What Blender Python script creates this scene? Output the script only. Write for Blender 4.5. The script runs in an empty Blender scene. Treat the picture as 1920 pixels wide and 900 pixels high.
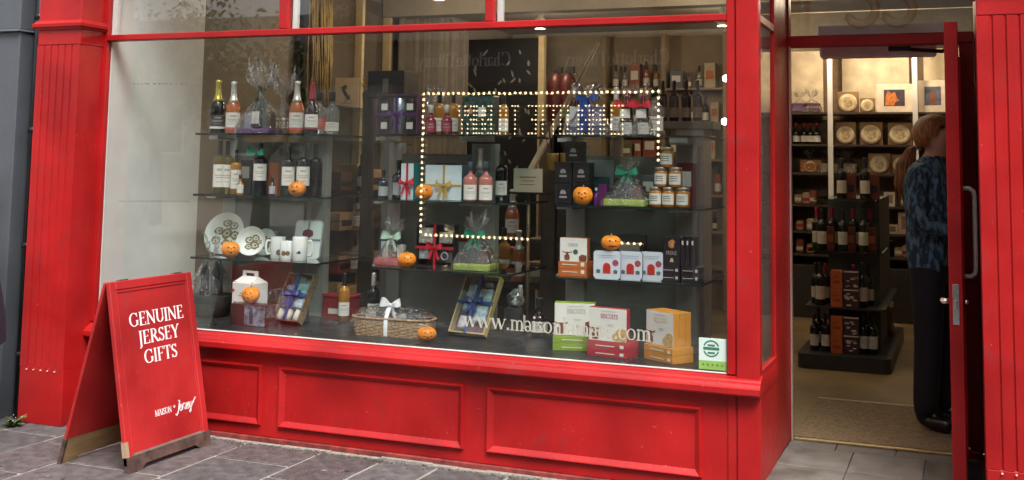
import bpy, bmesh, math, random
from mathutils import Vector, Matrix
random.seed(11)
R = math.radians
S = bpy.context.scene
COL = S.collection

# ------------------------------------------------------------------ camera
F_PX, PY0, YAW, PITCH, ROLL = 2105.7, 109.07, R(21.914), R(5.384), R(.905)
CAM = Vector((0, -5.066, 1.45))
FW = Vector((-math.sin(YAW)*math.cos(PITCH), math.cos(YAW)*math.cos(PITCH), math.sin(PITCH)))
_r = Vector((math.cos(YAW), math.sin(YAW), 0)); _u = _r.cross(FW)
RT = _r*math.cos(ROLL) + _u*math.sin(ROLL); UP = _u*math.cos(ROLL) - _r*math.sin(ROLL)
cd = bpy.data.cameras.new('camera'); cam = bpy.data.objects.new('camera', cd); COL.objects.link(cam)
m = Matrix((RT, UP, -FW)).transposed().to_4x4(); m.translation = CAM
cam.matrix_world = m
cd.sensor_width = 36; cd.lens = F_PX/1920*36; cd.shift_y = (PY0-450)/1920; cd.clip_end = 500; cd.clip_start = .05
S.camera = cam

# ------------------------------------------------------------------ world, sun, exposure
SUN_EL, SUN_AZ = R(56), R(142)          # azimuth from +Y clockwise
w = bpy.data.worlds.new('World'); S.world = w; w.use_nodes = True
nt = w.node_tree; bg = nt.nodes['Background']
sky = nt.nodes.new('ShaderNodeTexSky'); sky.sky_type = 'NISHITA'; sky.sun_disc = False
sky.sun_elevation = SUN_EL; sky.sun_rotation = SUN_AZ; sky.dust_density = 4; sky.air_density = 1.2
hs = nt.nodes.new('ShaderNodeHueSaturation'); hs.inputs['Saturation'].default_value = .3
nt.links.new(sky.outputs[0], hs.inputs['Color']); nt.links.new(hs.outputs[0], bg.inputs[0])
bg.inputs[1].default_value = .15
sl = bpy.data.lights.new('sun', 'SUN'); sl.energy = 1.5; sl.angle = R(25); sl.color = (1, .98, .95)
so = bpy.data.objects.new('sun', sl); COL.objects.link(so)
sd = Vector((math.sin(SUN_AZ)*math.cos(SUN_EL), math.cos(SUN_AZ)*math.cos(SUN_EL), math.sin(SUN_EL)))
so.rotation_euler = sd.to_track_quat('Z', 'Y').to_euler(); so.location = (2, -6, 12)
S.view_settings.view_transform = 'Standard'; S.view_settings.look = 'None'
S.view_settings.gamma = 1; S.view_settings.exposure = 1.25
S.render.engine = 'CYCLES'
S.cycles.max_bounces = 8; S.cycles.transparent_max_bounces = 24; S.cycles.caustics_reflective = False; S.cycles.caustics_refractive = False
S.cycles.sample_clamp_indirect = 4

# ------------------------------------------------------------------ photo pixel helpers (a pixel is a direction; depth comes from the shelf, deck or wall)
def ray(x, y): return FW + RT*((x-960)/F_PX) - UP*((y-PY0)/F_PX)
def PY(x, y, Y):
    v = ray(x, y); return CAM + v*((Y-CAM.y)/v.y)
def PZ(x, y, Z):
    v = ray(x, y); return CAM + v*((Z-CAM.z)/v.z)
def AX(px, Y, z):                        # X of the point at depth Y, height z seen in column px
    k = (px-960)/F_PX; q = Vector((0, Y, z))-CAM
    a = RT*F_PX - FW*(px-960)
    return -(a.y*q.y + a.z*q.z)/a.x
def HT(px, py, Y, z): return PY(px, py, Y).z - z

# ------------------------------------------------------------------ materials
MATS = {}
def nodes_of(name):
    m = bpy.data.materials.new(name); m.use_nodes = True
    nt = m.node_tree; return m, nt, nt.nodes['Principled BSDF']
def mat(name, rgb=(.5,.5,.5), rough=.5, metal=0, var=.12, scale=14, bump=0, bscale=60, coat=0, rand=0, stretch=None, emit=0, spec=.5, rvar=.0):
    if name in MATS: return MATS[name]
    m, nt, p = nodes_of(name)
    N, L = nt.nodes, nt.links
    p.inputs['Roughness'].default_value = rough; p.inputs['Metallic'].default_value = metal
    p.inputs['Coat Weight'].default_value = coat; p.inputs['Specular IOR Level'].default_value = spec
    tc = N.new('ShaderNodeTexCoord'); mp = N.new('ShaderNodeMapping'); L.new(tc.outputs['Object'], mp.inputs[0])
    if stretch: mp.inputs['Scale'].default_value = stretch
    no = N.new('ShaderNodeTexNoise'); no.inputs['Scale'].default_value = scale; no.inputs['Detail'].default_value = 6
    L.new(mp.outputs[0], no.inputs[0])
    mr = N.new('ShaderNodeMapRange'); mr.inputs['From Min'].default_value = .3; mr.inputs['From Max'].default_value = .7
    mr.inputs['To Min'].default_value = 1-var; mr.inputs['To Max'].default_value = 1+var
    L.new(no.outputs[0], mr.inputs[0])
    last = mr.outputs[0]
    if rand:
        oi = N.new('ShaderNodeObjectInfo'); m2 = N.new('ShaderNodeMapRange')
        m2.inputs['To Min'].default_value = 1-rand; m2.inputs['To Max'].default_value = 1+rand
        L.new(oi.outputs['Random'], m2.inputs[0]); mu = N.new('ShaderNodeMath'); mu.operation = 'MULTIPLY'
        L.new(last, mu.inputs[0]); L.new(m2.outputs[0], mu.inputs[1]); last = mu.outputs[0]
    vm = N.new('ShaderNodeVectorMath'); vm.operation = 'SCALE'; vm.inputs[0].default_value = rgb[:3]
    L.new(last, vm.inputs['Scale']); L.new(vm.outputs[0], p.inputs['Base Color'])
    if rvar:
        r2 = N.new('ShaderNodeMapRange'); r2.inputs['From Min'].default_value = .3; r2.inputs['From Max'].default_value = .7
        r2.inputs['To Min'].default_value = rough-rvar; r2.inputs['To Max'].default_value = rough+rvar
        n3 = N.new('ShaderNodeTexNoise'); n3.inputs['Scale'].default_value = scale*.5; n3.inputs['Detail'].default_value = 8
        L.new(mp.outputs[0], n3.inputs[0]); L.new(n3.outputs[0], r2.inputs[0]); L.new(r2.outputs[0], p.inputs['Roughness'])
    if bump:
        n2 = N.new('ShaderNodeTexNoise'); n2.inputs['Scale'].default_value = bscale; n2.inputs['Detail'].default_value = 5
        L.new(mp.outputs[0], n2.inputs[0]); b = N.new('ShaderNodeBump'); b.inputs['Strength'].default_value = bump
        b.inputs['Distance'].default_value = .01
        L.new(n2.outputs[0], b.inputs['Height']); L.new(b.outputs[0], p.inputs['Normal'])
    if emit:
        p.inputs['Emission Color'].default_value = (*rgb[:3], 1); p.inputs['Emission Strength'].default_value = emit
        m.cycles.emission_sampling = 'NONE'
    MATS[name] = m; return m
def thin(name, tint=(1,1,1), mult=2.0, rough=0.0, milk=0, milkc=(.9,.9,.9), bump=0, bscale=40, ior=1.5):
    """thin clear sheet or hollow glass: transparent + mirror by Fresnel, optionally a little milkiness"""
    if name in MATS: return MATS[name]
    m, nt, p = nodes_of(name); N, L = nt.nodes, nt.links; N.remove(p)
    tr = N.new('ShaderNodeBsdfTransparent'); tr.inputs[0].default_value = (*tint, 1)
    gl = N.new('ShaderNodeBsdfGlossy'); gl.inputs['Roughness'].default_value = rough
    fr = N.new('ShaderNodeFresnel'); fr.inputs[0].default_value = ior
    mu = N.new('ShaderNodeMath'); mu.operation = 'MULTIPLY'; mu.use_clamp = True; mu.inputs[1].default_value = mult
    L.new(fr.outputs[0], mu.inputs[0])
    ge = N.new('ShaderNodeNewGeometry'); im = N.new('ShaderNodeMapRange')      # same reflectance from both sides of the sheet
    im.inputs['To Min'].default_value = ior; im.inputs['To Max'].default_value = 1/ior
    L.new(ge.outputs['Backfacing'], im.inputs[0]); L.new(im.outputs[0], fr.inputs[0])
    if bump:
        n2 = N.new('ShaderNodeTexNoise'); n2.inputs['Scale'].default_value = bscale; n2.inputs['Detail'].default_value = 3
        tc = N.new('ShaderNodeTexCoord'); L.new(tc.outputs['Object'], n2.inputs[0])
        b = N.new('ShaderNodeBump'); b.inputs['Strength'].default_value = bump; b.inputs['Distance'].default_value = .02
        L.new(n2.outputs[0], b.inputs['Height']); L.new(b.outputs[0], gl.inputs['Normal']); L.new(b.outputs[0], fr.inputs['Normal'])
    base = tr.outputs[0]
    if milk:
        df = N.new('ShaderNodeBsdfDiffuse'); df.inputs[0].default_value = (*milkc, 1)
        mm = N.new('ShaderNodeMixShader'); mm.inputs[0].default_value = milk
        L.new(tr.outputs[0], mm.inputs[1]); L.new(df.outputs[0], mm.inputs[2]); base = mm.outputs[0]
    mx = N.new('ShaderNodeMixShader'); L.new(mu.outputs[0], mx.inputs[0]); L.new(base, mx.inputs[1]); L.new(gl.outputs[0], mx.inputs[2])
    L.new(mx.outputs[0], N['Material Output'].inputs[0])
    MATS[name] = m; return m

def paint(name, rgb, rough=.38):
    """brushed gloss paint with scuffs, dull patches and grime of their own shape"""
    m, nt, p = nodes_of(name); N, L = nt.nodes, nt.links
    tc = N.new('ShaderNodeTexCoord')
    def noise(sc, det, mapping=None):
        n = N.new('ShaderNodeTexNoise'); n.inputs['Scale'].default_value = sc; n.inputs['Detail'].default_value = det
        if mapping:
            mp = N.new('ShaderNodeMapping'); mp.inputs['Scale'].default_value = mapping
            L.new(tc.outputs['Object'], mp.inputs[0]); L.new(mp.outputs[0], n.inputs[0])
        else: L.new(tc.outputs['Object'], n.inputs[0])
        return n
    a = noise(2.2, 7); b = noise(30, 4, (1, 1, .12)); c = noise(9, 9)
    cr = N.new('ShaderNodeValToRGB')
    cr.color_ramp.elements[0].position = .34; cr.color_ramp.elements[0].color = (rgb[0]*.62, rgb[1]*.8, rgb[2]*.8, 1)
    cr.color_ramp.elements[1].position = .72; cr.color_ramp.elements[1].color = (rgb[0]*1.12, rgb[1]*2.0, rgb[2]*1.9, 1)
    L.new(a.outputs[0], cr.inputs[0])
    r2 = N.new('ShaderNodeValToRGB'); r2.color_ramp.elements[0].position = .6; r2.color_ramp.elements[0].color = (0,0,0,1)
    r2.color_ramp.elements[1].position = .74; r2.color_ramp.elements[1].color = (.5,.5,.5,1)
    L.new(c.outputs[0], r2.inputs[0])
    mx = N.new('ShaderNodeMix'); mx.data_type = 'RGBA'
    L.new(r2.outputs[0], mx.inputs[0]); L.new(cr.outputs[0], mx.inputs[6]); mx.inputs[7].default_value = (rgb[0]*.45+.02, rgb[1]+.02, rgb[2]+.02, 1)
    ch = noise(55, 3); r3 = N.new('ShaderNodeValToRGB'); r3.color_ramp.elements[0].position = .705; r3.color_ramp.elements[1].position = .735
    r3.color_ramp.elements[1].color = (.75,.75,.75,1); L.new(ch.outputs[0], r3.inputs[0])          # small chips in the paint
    mx2 = N.new('ShaderNodeMix'); mx2.data_type = 'RGBA'; L.new(r3.outputs[0], mx2.inputs[0]); L.new(mx.outputs[2], mx2.inputs[6]); mx2.inputs[7].default_value = (rgb[0]*.9, .12, .1, 1)
    L.new(mx2.outputs[2], p.inputs['Base Color'])
    mr = N.new('ShaderNodeMapRange'); mr.inputs['To Min'].default_value = rough-.08; mr.inputs['To Max'].default_value = rough+.16
    L.new(c.outputs[0], mr.inputs[0]); L.new(mr.outputs[0], p.inputs['Roughness'])
    p.inputs['Specular IOR Level'].default_value = .38
    bp = N.new('ShaderNodeBump'); bp.inputs['Strength'].default_value = .28; bp.inputs['Distance'].default_value = .006
    L.new(b.outputs[0], bp.inputs['Height']); L.new(bp.outputs[0], p.inputs['Normal'])
    MATS[name] = m; return m

# ------------------------------------------------------------------ mesh builder
class G:
    def __init__(s): s.v = []; s.f = []; s.mi = []; s.sm = []
    def add(s, vs, fs, mi=0, smooth=False):
        o = len(s.v); s.v += [tuple(v) for v in vs]
        for f in fs: s.f.append([i+o for i in f]); s.mi.append(mi); s.sm.append(smooth)
        return s
    def box(s, x0, x1, y0, y1, z0, z1, mi=0, b=0):
        if b:
            b = min(b, abs(x1-x0)*.45, abs(y1-y0)*.45, abs(z1-z0)*.45)
            bm = bmesh.new(); bmesh.ops.create_cube(bm, size=1)
            for v in bm.verts: v.co = Vector(((x0+x1)/2+v.co.x*(x1-x0), (y0+y1)/2+v.co.y*(y1-y0), (z0+z1)/2+v.co.z*(z1-z0)))
            bmesh.ops.bevel(bm, geom=bm.edges[:], offset=b, segments=1, affect='EDGES')
            bm.verts.index_update()
            s.add([v.co for v in bm.verts], [[v.index for v in f.verts] for f in bm.faces], mi); bm.free(); return s
        vs = [(x, y, z) for z in (z0, z1) for y in (y0, y1) for x in (x0, x1)]
        return s.add(vs, [(0,2,3,1),(4,5,7,6),(0,1,5,4),(2,6,7,3),(0,4,6,2),(1,3,7,5)], mi)
    def lathe(s, prof, cx=0, cy=0, z=0, n=20, mi=0, a0=0, a1=2*math.pi, sx=1, sy=1, cap=True):
        full = abs(a1-a0-2*math.pi) < 1e-6; k = n if full else n+1
        vs = []
        for (h, r) in prof:
            for i in range(k):
                a = a0+(a1-a0)*i/n; vs.append((cx+math.cos(a)*r*sx, cy+math.sin(a)*r*sy, z+h))
        fs = []
        for j in range(len(prof)-1):
            for i in range(n):
                i2 = (i+1) % k if full else i+1
                fs.append((j*k+i, j*k+i2, (j+1)*k+i2, (j+1)*k+i))
        s.add(vs, fs, mi, True)
        if cap and full:
            o = len(s.v)-len(vs)
            s.f.append([o+i for i in range(k)][::-1]); s.mi.append(mi); s.sm.append(False)
            s.f.append([o+(len(prof)-1)*k+i for i in range(k)]); s.mi.append(mi); s.sm.append(False)
        return s
    def tube(s, pts, r, n=6, mi=0, closed=False):
        pts = [Vector(p) for p in pts]; rs = r if isinstance(r, (list, tuple)) else [r]*len(pts); vs = []
        ref = None
        for i, p in enumerate(pts):
            a = pts[i-1] if (i or closed) else p; b = pts[(i+1) % len(pts)] if (i < len(pts)-1 or closed) else p
            t = (b-a).normalized()
            if ref is None: ref = Vector((0,0,1)) if abs(t.z) < .9 else Vector((1,0,0))
            u = t.cross(ref).normalized(); v = u.cross(t).normalized(); ref = v
            for k in range(n):
                an = 2*math.pi*k/n; vs.append(p+(u*math.cos(an)+v*math.sin(an))*rs[i])
        fs = []; m_ = len(pts)
        for i in range(m_ if closed else m_-1):
            j = (i+1) % m_
            for k in range(n): fs.append((i*n+k, i*n+(k+1) % n, j*n+(k+1) % n, j*n+k))
        if not closed: fs += [tuple(range(n))[::-1], tuple((m_-1)*n+k for k in range(n))]
        return s.add(vs, fs, mi, True)
    def prism(s, poly, y0, y1, mi=0, T=None):
        """poly in (x,z), extruded y0..y1; T optional point map"""
        n = len(poly); vs = [(x, y0, z) for x, z in poly]+[(x, y1, z) for x, z in poly]
        if T: vs = [T(v) for v in vs]
        fs = [tuple(range(n)), tuple(range(2*n-1, n-1, -1))]+[(i, i+n, (i+1) % n+n, (i+1) % n) for i in range(n)]
        return s.add(vs, fs, mi)
    def strip(s, pts, wdir, wid, mi=0, th=.0015):
        """ribbon of width wid along wdir following pts"""
        wdir = Vector(wdir).normalized()*wid/2; vs = []
        for p in pts: p = Vector(p); vs += [p-wdir, p+wdir]
        s.add(vs, [(2*i, 2*i+1, 2*i+3, 2*i+2) for i in range(len(pts)-1)], mi, True); return s
    def xf(s, M):
        s.v = [tuple(M @ Vector(v)) for v in s.v]; return s
    def mesh(s, name):
        me = bpy.data.meshes.new(name); me.from_pydata(s.v, [], s.f)
        for p, mi, sm in zip(me.polygons, s.mi, s.sm): p.material_index = mi; p.use_smooth = sm
        bm = bmesh.new(); bm.from_mesh(me); bmesh.ops.recalc_face_normals(bm, faces=bm.faces[:]); bm.to_mesh(me); bm.free()
        me.update(); return me
    def build(s, name, mats, parent=None, **kw):
        me = s.mesh(name)
        for m_ in (mats if isinstance(mats, (list, tuple)) else [mats]): me.materials.append(m_)
        return put(name, me, parent, **kw)
def put(name, me, parent=None, loc=None, rot=None, label=None, cat=None, group=None, kind=None):
    o = bpy.data.objects.new(name, me); COL.objects.link(o)
    if parent: o.parent = parent
    if loc: o.location = loc
    if rot: o.rotation_euler = rot
    tag(o, label, cat, group, kind); return o
def tag(o, label=None, cat=None, group=None, kind=None):
    if label: o['label'] = label
    if cat: o['category'] = cat
    if group: o['group'] = group
    if kind: o['kind'] = kind
    return o
def thing(name, label, cat, loc=(0,0,0), rot=(0,0,0), group=None):
    o = bpy.data.objects.new(name, None); o.empty_display_size = .1; COL.objects.link(o)
    o.location = loc; o.rotation_euler = rot; return tag(o, label, cat, group)
def slat(name, parent, m_, *dims, b=.002, **kw): return G().box(*dims, b=b).build(name, m_, parent, **kw)
def copy_tree(o, parent=None):
    c = o.copy(); COL.objects.link(c)
    if parent: c.parent = parent
    for ch in list(o.children): copy_tree(ch, c)
    return c

# ------------------------------------------------------------------ lettering: an own serif face out of strokes
T_, N_ = .15, .05
def _seg(x0, y0, x1, y1, w):
    d = Vector((x1-x0, y1-y0)); n = Vector((-d.y, d.x)).normalized()*w/2
    return [(x0-n.x, y0-n.y), (x1-n.x, y1-n.y), (x1+n.x, y1+n.y), (x0+n.x, y0+n.y)]
def _st(x, y0=0, y1=1, w=T_, s0=True, s1=True, sw=.13):
    o = [_seg(x, y0, x, y1, w)]
    if s0: o.append(_seg(x-sw, y0+N_/2, x+sw, y0+N_/2, N_))
    if s1: o.append(_seg(x-sw, y1-N_/2, x+sw, y1-N_/2, N_))
    return o
def _arc(cx, cy, rx, ry, a0, a1, n=12, T=T_, thin_=N_):
    o = []; pts = []
    for i in range(n+1):
        a = R(a0+(a1-a0)*i/n); t = thin_+(T-thin_)*abs(math.cos(a))**1.5
        pts.append(((cx+math.cos(a)*(rx+t/2), cy+math.sin(a)*(ry+t/2)), (cx+math.cos(a)*(rx-t/2), cy+math.sin(a)*(ry-t/2))))
    for (a, b), (c, d) in zip(pts, pts[1:]): o.append([a, c, d, b])
    return o
def _h(x0, x1, y, tick=0, t=N_):
    o = [_seg(x0, y, x1, y, t)]
    if tick: o.append(_seg(x1-N_/2, y, x1-N_/2, y+tick, N_))
    return o
def glyph(c):
    if c == 'I': return _st(.17), .36
    if c == 'E': return _st(.17)+_h(.17, .6, .975, -.2)+_h(.17, .5, .52, .09)+_h(.17, .64, .025, .22), .7
    if c == 'F': return _st(.17)+_h(.17, .6, .975, -.2)+_h(.17, .5, .52, .09), .64
    if c == 'T': return _st(.36, s1=False)+_h(.04, .68, .975, -.2)+[_seg(.065, .975, .065, .77, N_)], .72
    if c == 'U': return _st(.17, .32, 1, s0=False)+_st(.68, .32, 1, N_*1.4, s0=False)+_arc(.425, .33, .25, .29, 180, 360), .84
    if c == 'N': return _st(.15, 0, 1, N_*1.4, s1=False)+_st(.74, 0, 1, N_*1.4, s0=False)+[_seg(.13, .95, .74, .04, T_), _seg(0, .975, .2, .975, N_)], .9
    if c == 'J': return _st(.25, -.1, 1, s0=False)+_arc(.1, -.08, .15, .16, 270, 360), .44
    if c == 'R': return _st(.17)+_arc(.32, .74, .23, .235, -90, 90)+_h(.17, .33, .975)+_h(.17, .33, .505)+[_seg(.36, .5, .72, .03, T_), _seg(.62, .025, .82, .025, N_)], .78
    if c == 'D': return _st(.17)+_arc(.36, .5, .36, .475, -90, 90)+_h(.17, .36, .975)+_h(.17, .36, .025), .84
    if c == 'B': return _st(.17)+_arc(.34, .75, .2, .225, -90, 90)+_arc(.36, .27, .24, .245, -90, 90)+_h(.17, .36, .975)+_h(.17, .36, .515)+_h(.17, .36, .025), .72
    if c == 'S': return _arc(.3, .73, .19, .225, 20, 250, T=.12)+_arc(.3, .26, .2, .235, -160, 70, T=.12)+[_seg(.18, .6, .43, .42, T_), _seg(.5, .98, .5, .76, N_), _seg(.08, .02, .08, .26, N_)], .6
    if c == 'Y': return _st(.38, 0, .45, s1=False)+[_seg(.1, .97, .38, .42, T_), _seg(.68, .97, .38, .42, N_*1.3), _seg(-.02, .975, .24, .975, N_), _seg(.56, .975, .8, .975, N_)], .76
    if c in 'GC':
        o = _arc(.46, .5, .37, .475, 45, 318)+[_seg(.73, .98, .73, .7, N_)]
        return (o+_st(.74, .1, .44, s0=False, sw=.11) if c == 'G' else o+[_seg(.73, .05, .76, .2, N_)]), .9
    if c == 'O': return _arc(.47, .5, .38, .475, 0, 360, 20), .94
    if c == 'A': return [_seg(.1, 0, .42, 1, N_*1.4), _seg(.72, 0, .4, 1, T_), _seg(.22, .33, .6, .33, N_), _seg(0, .025, .22, .025, N_), _seg(.58, .025, .86, .025, N_)], .84
    if c == 'M': return _st(.13, 0, 1, N_*1.4)+_st(.92, 0, 1)+[_seg(.15, .97, .5, .08, T_), _seg(.86, .97, .52, .08, N_)], 1.06
    if c == '3': return _arc(.26, .75, .2, .22, -90, 150)+_arc(.26, .27, .25, .25, -155, 90), .62
    # lower case, x height .64
    if c == 'w': return [_seg(.05, .63, .28, .02, T_*.9), _seg(.28, .02, .46, .62, N_), _seg(.44, .63, .67, .02, T_*.9), _seg(.67, .02, .88, .62, N_), _seg(-.03, .615, .17, .615, N_), _seg(.36, .615, .54, .615, N_), _seg(.8, .615, .97, .615, N_)], .96
    if c in 'nm':
        o = _st(.14, 0, .64, .11, s1=False)+_arc(.3, .4, .16, .2, 0, 160, 8, T=.11)+_st(.46, 0, .42, .11, s1=False)+[_seg(.02, .59, .16, .62, N_)]
        if c == 'm': o += _arc(.62, .4, .16, .2, 0, 160, 8, T=.11)+_st(.78, 0, .42, .11, s1=False)
        return o, (.94 if c == 'm' else .62)
    if c == 'a': return _arc(.2, .45, .16, .165, 0, 150, 8, T=.1)+_st(.38, .08, .45, .11, s0=False, s1=False)+_arc(.22, .17, .15, .15, 40, 320, 10, T=.1)+[_seg(.36, .1, .52, .04, N_*1.4)], .5
    if c == 'i': return _st(.14, 0, .64, .11, s1=False)+[_seg(.02, .6, .16, .62, N_), _seg(.07, .85, .21, .85, .13)], .3
    if c in 'hb':
        o = _st(.14, 0, 1.0, .11, s1=False, s0=(c == 'h'))+[_seg(.02, .96, .16, .98, N_)]
        return (o+_arc(.3, .4, .16, .2, 0, 160, 8, T=.11)+_st(.46, 0, .42, .11, s1=False), .62) if c == 'h' else (o+_arc(.3, .32, .22, .3, -130, 130, 12, T=.11), .6)
    if c == 't': return _st(.18, .08, .85, .11, s0=False, s1=False)+_h(.04, .38, .62)+[_seg(.17, .05, .36, .06, N_*1.5)], .4
    if c == 'u': return _st(.14, .2, .64, .11, s0=False)+_st(.46, 0, .64, .11)+_arc(.3, .22, .16, .19, 180, 350, 8, T=.11), .62
    if c == 'y': return [_seg(.05, .63, .28, .04, T_*.85), _seg(.5, .62, .18, -.28, N_), _seg(.1, -.26, .22, -.26, .08), _seg(-.03, .615, .17, .615, N_), _seg(.4, .615, .58, .615, N_)], .54
    if c == 'l': return _st(.14, 0, 1.0, .11, s1=False)+[_seg(.02, .96, .16, .98, N_)], .3
    if c == 's': return _arc(.2, .48, .12, .14, 20, 250, 8, T=.08)+_arc(.2, .17, .13, .15, -160, 70, 8, T=.08)+[_seg(.11, .4, .29, .26, .1)], .42
    if c == 'o': return _arc(.29, .32, .23, .3, 0, 360, 16, T=.11), .6
    if c == 'c': return _arc(.28, .32, .22, .3, 45, 320, 12, T=.11), .5
    if c == 'e': return _arc(.28, .32, .22, .3, 0, 320, 14, T=.11)+_h(.08, .5, .34), .54
    if c == 'r': return _st(.14, 0, .64, .11, s1=False)+_arc(.3, .42, .15, .18, 60, 160, 6, T=.09)+[_seg(.02, .59, .16, .62, N_), _seg(.34, .56, .4, .52, .1)], .44
    if c == '.': return [_seg(.07, .07, .21, .07, .14)], .28
    return [], .35
def text_polys(txt, cond=1, track=0):
    out = []; x = 0
    for c in txt:
        g, adv = glyph(c)
        out += [[((px+x)*cond, py) for px, py in p] for p in g]; x += adv+track
    return out, x*cond
def lettering(name, parent, m_, txt, x, y, z, h, align='c', cond=1, th=.001, T=None, track=0, label=None):
    """raised lettering in the local x-z plane, front at y-th"""
    ps, wd = text_polys(txt, cond, track); g = G(); x0 = x-(wd*h/2 if align == 'c' else 0)
    for i, p in enumerate(ps):
        e = (i % 7)*.00002
        g.prism([(x0+px*h, z+py*h) for px, py in p], y-th-e, y-.0002, T=T)
    return g.build(name, m_, parent, label=label)
# ================================================================== SETTING
RED = paint('red_paint', (.43, .0066, .0075))
REDB = paint('board_red_paint', (.48, .014, .015), .45)
WHITE = mat('white_paint', (.84,.84,.82), .45, var=.06, scale=6)
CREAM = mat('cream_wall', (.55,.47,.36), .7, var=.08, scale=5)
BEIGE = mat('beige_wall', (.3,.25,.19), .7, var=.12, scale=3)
GLASS = thin('window_glass', (.97,.985,.975), 1.45)
BLACK = mat('black_gloss', (.012,.012,.014), .3, var=.2)
CHROME = mat('chrome', (.75,.75,.76), .2, 1, var=.05)
DGREY = mat('dark_grey_paint', (.075,.082,.095), .45, var=.15, scale=4, bump=.06, bscale=30)
FRZ = .08
# ---- pavement: mortar bed + stones
bed = mat('mortar', (.27,.25,.215), .9, var=.25, scale=30, bump=.5, bscale=150)
g = G(); g.add([(-60,-60,-.005),(60,-60,-.005),(60,60,-.005),(-60,60,-.005)], [(0,1,2,3)])
pav = g.build('pavement', bed, kind='structure', label='street paved in grey and plum coloured stone slabs')
st1 = mat('granite_grey', (.09,.086,.085), .65, var=.42, scale=16, bump=.6, bscale=150, rand=.18, rvar=.12)
st2 = mat('granite_plum', (.092,.076,.075), .65, var=.42, scale=17, bump=.6, bscale=150, rand=.18, rvar=.12)
jx = [-5.6,-5.18,-4.78,-4.41,-4.05,-3.45,-3.01,-2.665,-2.365,-2.0,-1.62,-1.2,-.8,-.4,.0,.42,.8,1.2,1.6]
off = {-4.05:-.72, -3.45:-.34, -3.01:-.02, -4.41:-.46, -2.665:-.42}
random.seed(5)
cache = {}
cols_ = [(a,b) for a,b in zip(jx, jx[1:])]
for a, b in cols_:
    y = off.get(a, -random.uniform(.1,.5)); lens = []
    top = -.035 if (a < -4.5 or a > -4.5) else -.03
    edges = [top]
    if y < top-.12: edges.append(y)
    while edges[-1] > -3.6: edges.append(edges[-1]-random.choice((.36,.42,.5,.58)))
    for y1, y0 in zip(edges, edges[1:]):
        wx, wy = b-a-.019, y1-y0-.019
        key = (round(wx,3), round(wy,3))
        if key not in cache:
            me = G().box(-wx/2, wx/2, -wy/2, wy/2, -.05, 0, b=.004).mesh('paving_stone')
            me.materials.append(st1); cache[key] = [me, None]
        plum = random.random() < .45 or (a == -4.41 and y1 > -.5)
        if plum:
            if not cache[key][1]:
                m2 = cache[key][0].copy(); m2.materials.clear(); m2.materials.append(st2); cache[key][1] = m2
            me = cache[key][1]
        else: me = cache[key][0]
        put('paving_stone', me, pav, ((a+b)/2, (y0+y1)/2, random.uniform(-.001,.0015)), (random.uniform(-.002,.002), random.uniform(-.002,.002), random.uniform(-.004,.004)))
rest = G()
for ix in range(-34, 30):
    for iy in range(-26, 0):
        x, y = ix*.42, -3.65+iy*.46+ (ix % 3)*.15-.7
        rest.box(x-.2, x+.2, y-.22, y+.22, -.05, random.uniform(-.002,.001))
rest.build('paving_stones', st1, pav, kind='stuff')
g = G()
for k in range(26):
    x0_ = -4.5+k*.14; g.box(x0_, x0_+.137, -.036-random.uniform(.012,.03), -.026, -.012, random.uniform(.004,.011))
g.build('cement_fillet', bed, pav)

gum = mat('old_gum', (.2,.19,.18), .8); gum2 = mat('dark_gum', (.035,.034,.034), .8); rg = random.Random(17); ga, gb_ = G(), G()
for k in range(70):
    x, y = rg.uniform(-5.2,-.9), -rg.uniform(.06,2.2); r_ = rg.uniform(.006,.016); n_ = 8
    (ga if k % 3 else gb_).add([(x+math.cos(i*6.283/n_)*r_*rg.uniform(.7,1.2), y+math.sin(i*6.283/n_)*r_*rg.uniform(.7,1.2), .003) for i in range(n_)]+[(x, y, .0042)], [(i, (i+1) % n_, n_) for i in range(n_)])
ga.build('gum_spot', gum2, pav, kind='stuff'); gb_.build('gum_spot', gum, pav, kind='stuff')
gg = G()
for k in range(420):
    x, y = rg.uniform(-4.55,-.9), -.03-abs(rg.gauss(0,.05)); r_ = rg.uniform(.0015,.005); gg.box(x-r_, x+r_, y-r_, y+r_*.6, -.003, .002+r_)
gg.build('grit', mat('wall_foot_grit',(.12,.1,.08),.95,var=.6,scale=60), pav, kind='stuff')
# ---- doorway step with stone tiles
step = G().box(-.848, .056, .085, .96, 0, .062).build('doorstep', bed, kind='structure', label='stone tiled doorstep in the shop entrance')
tile = mat('step_tile', (.125,.115,.1), .6, var=.4, scale=7, bump=.15, bscale=70, rand=.2, rvar=.15)
xs = [(-.846,-.53),(-.524,-.2),(-.194,.05)]
for x0, x1 in xs:
    slat('tile', step, tile, x0, x1, .075, .42, .058, .075)
    slat('tile', step, tile, x0+.0, x1, .427, .79, .058, .0755)
for x0, x1 in [(-.846,-.62),(-.614,-.34),(-.334,.05)]:
    slat('tile', step, tile, x0, x1, .797, .93, .058, .0745)
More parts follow.
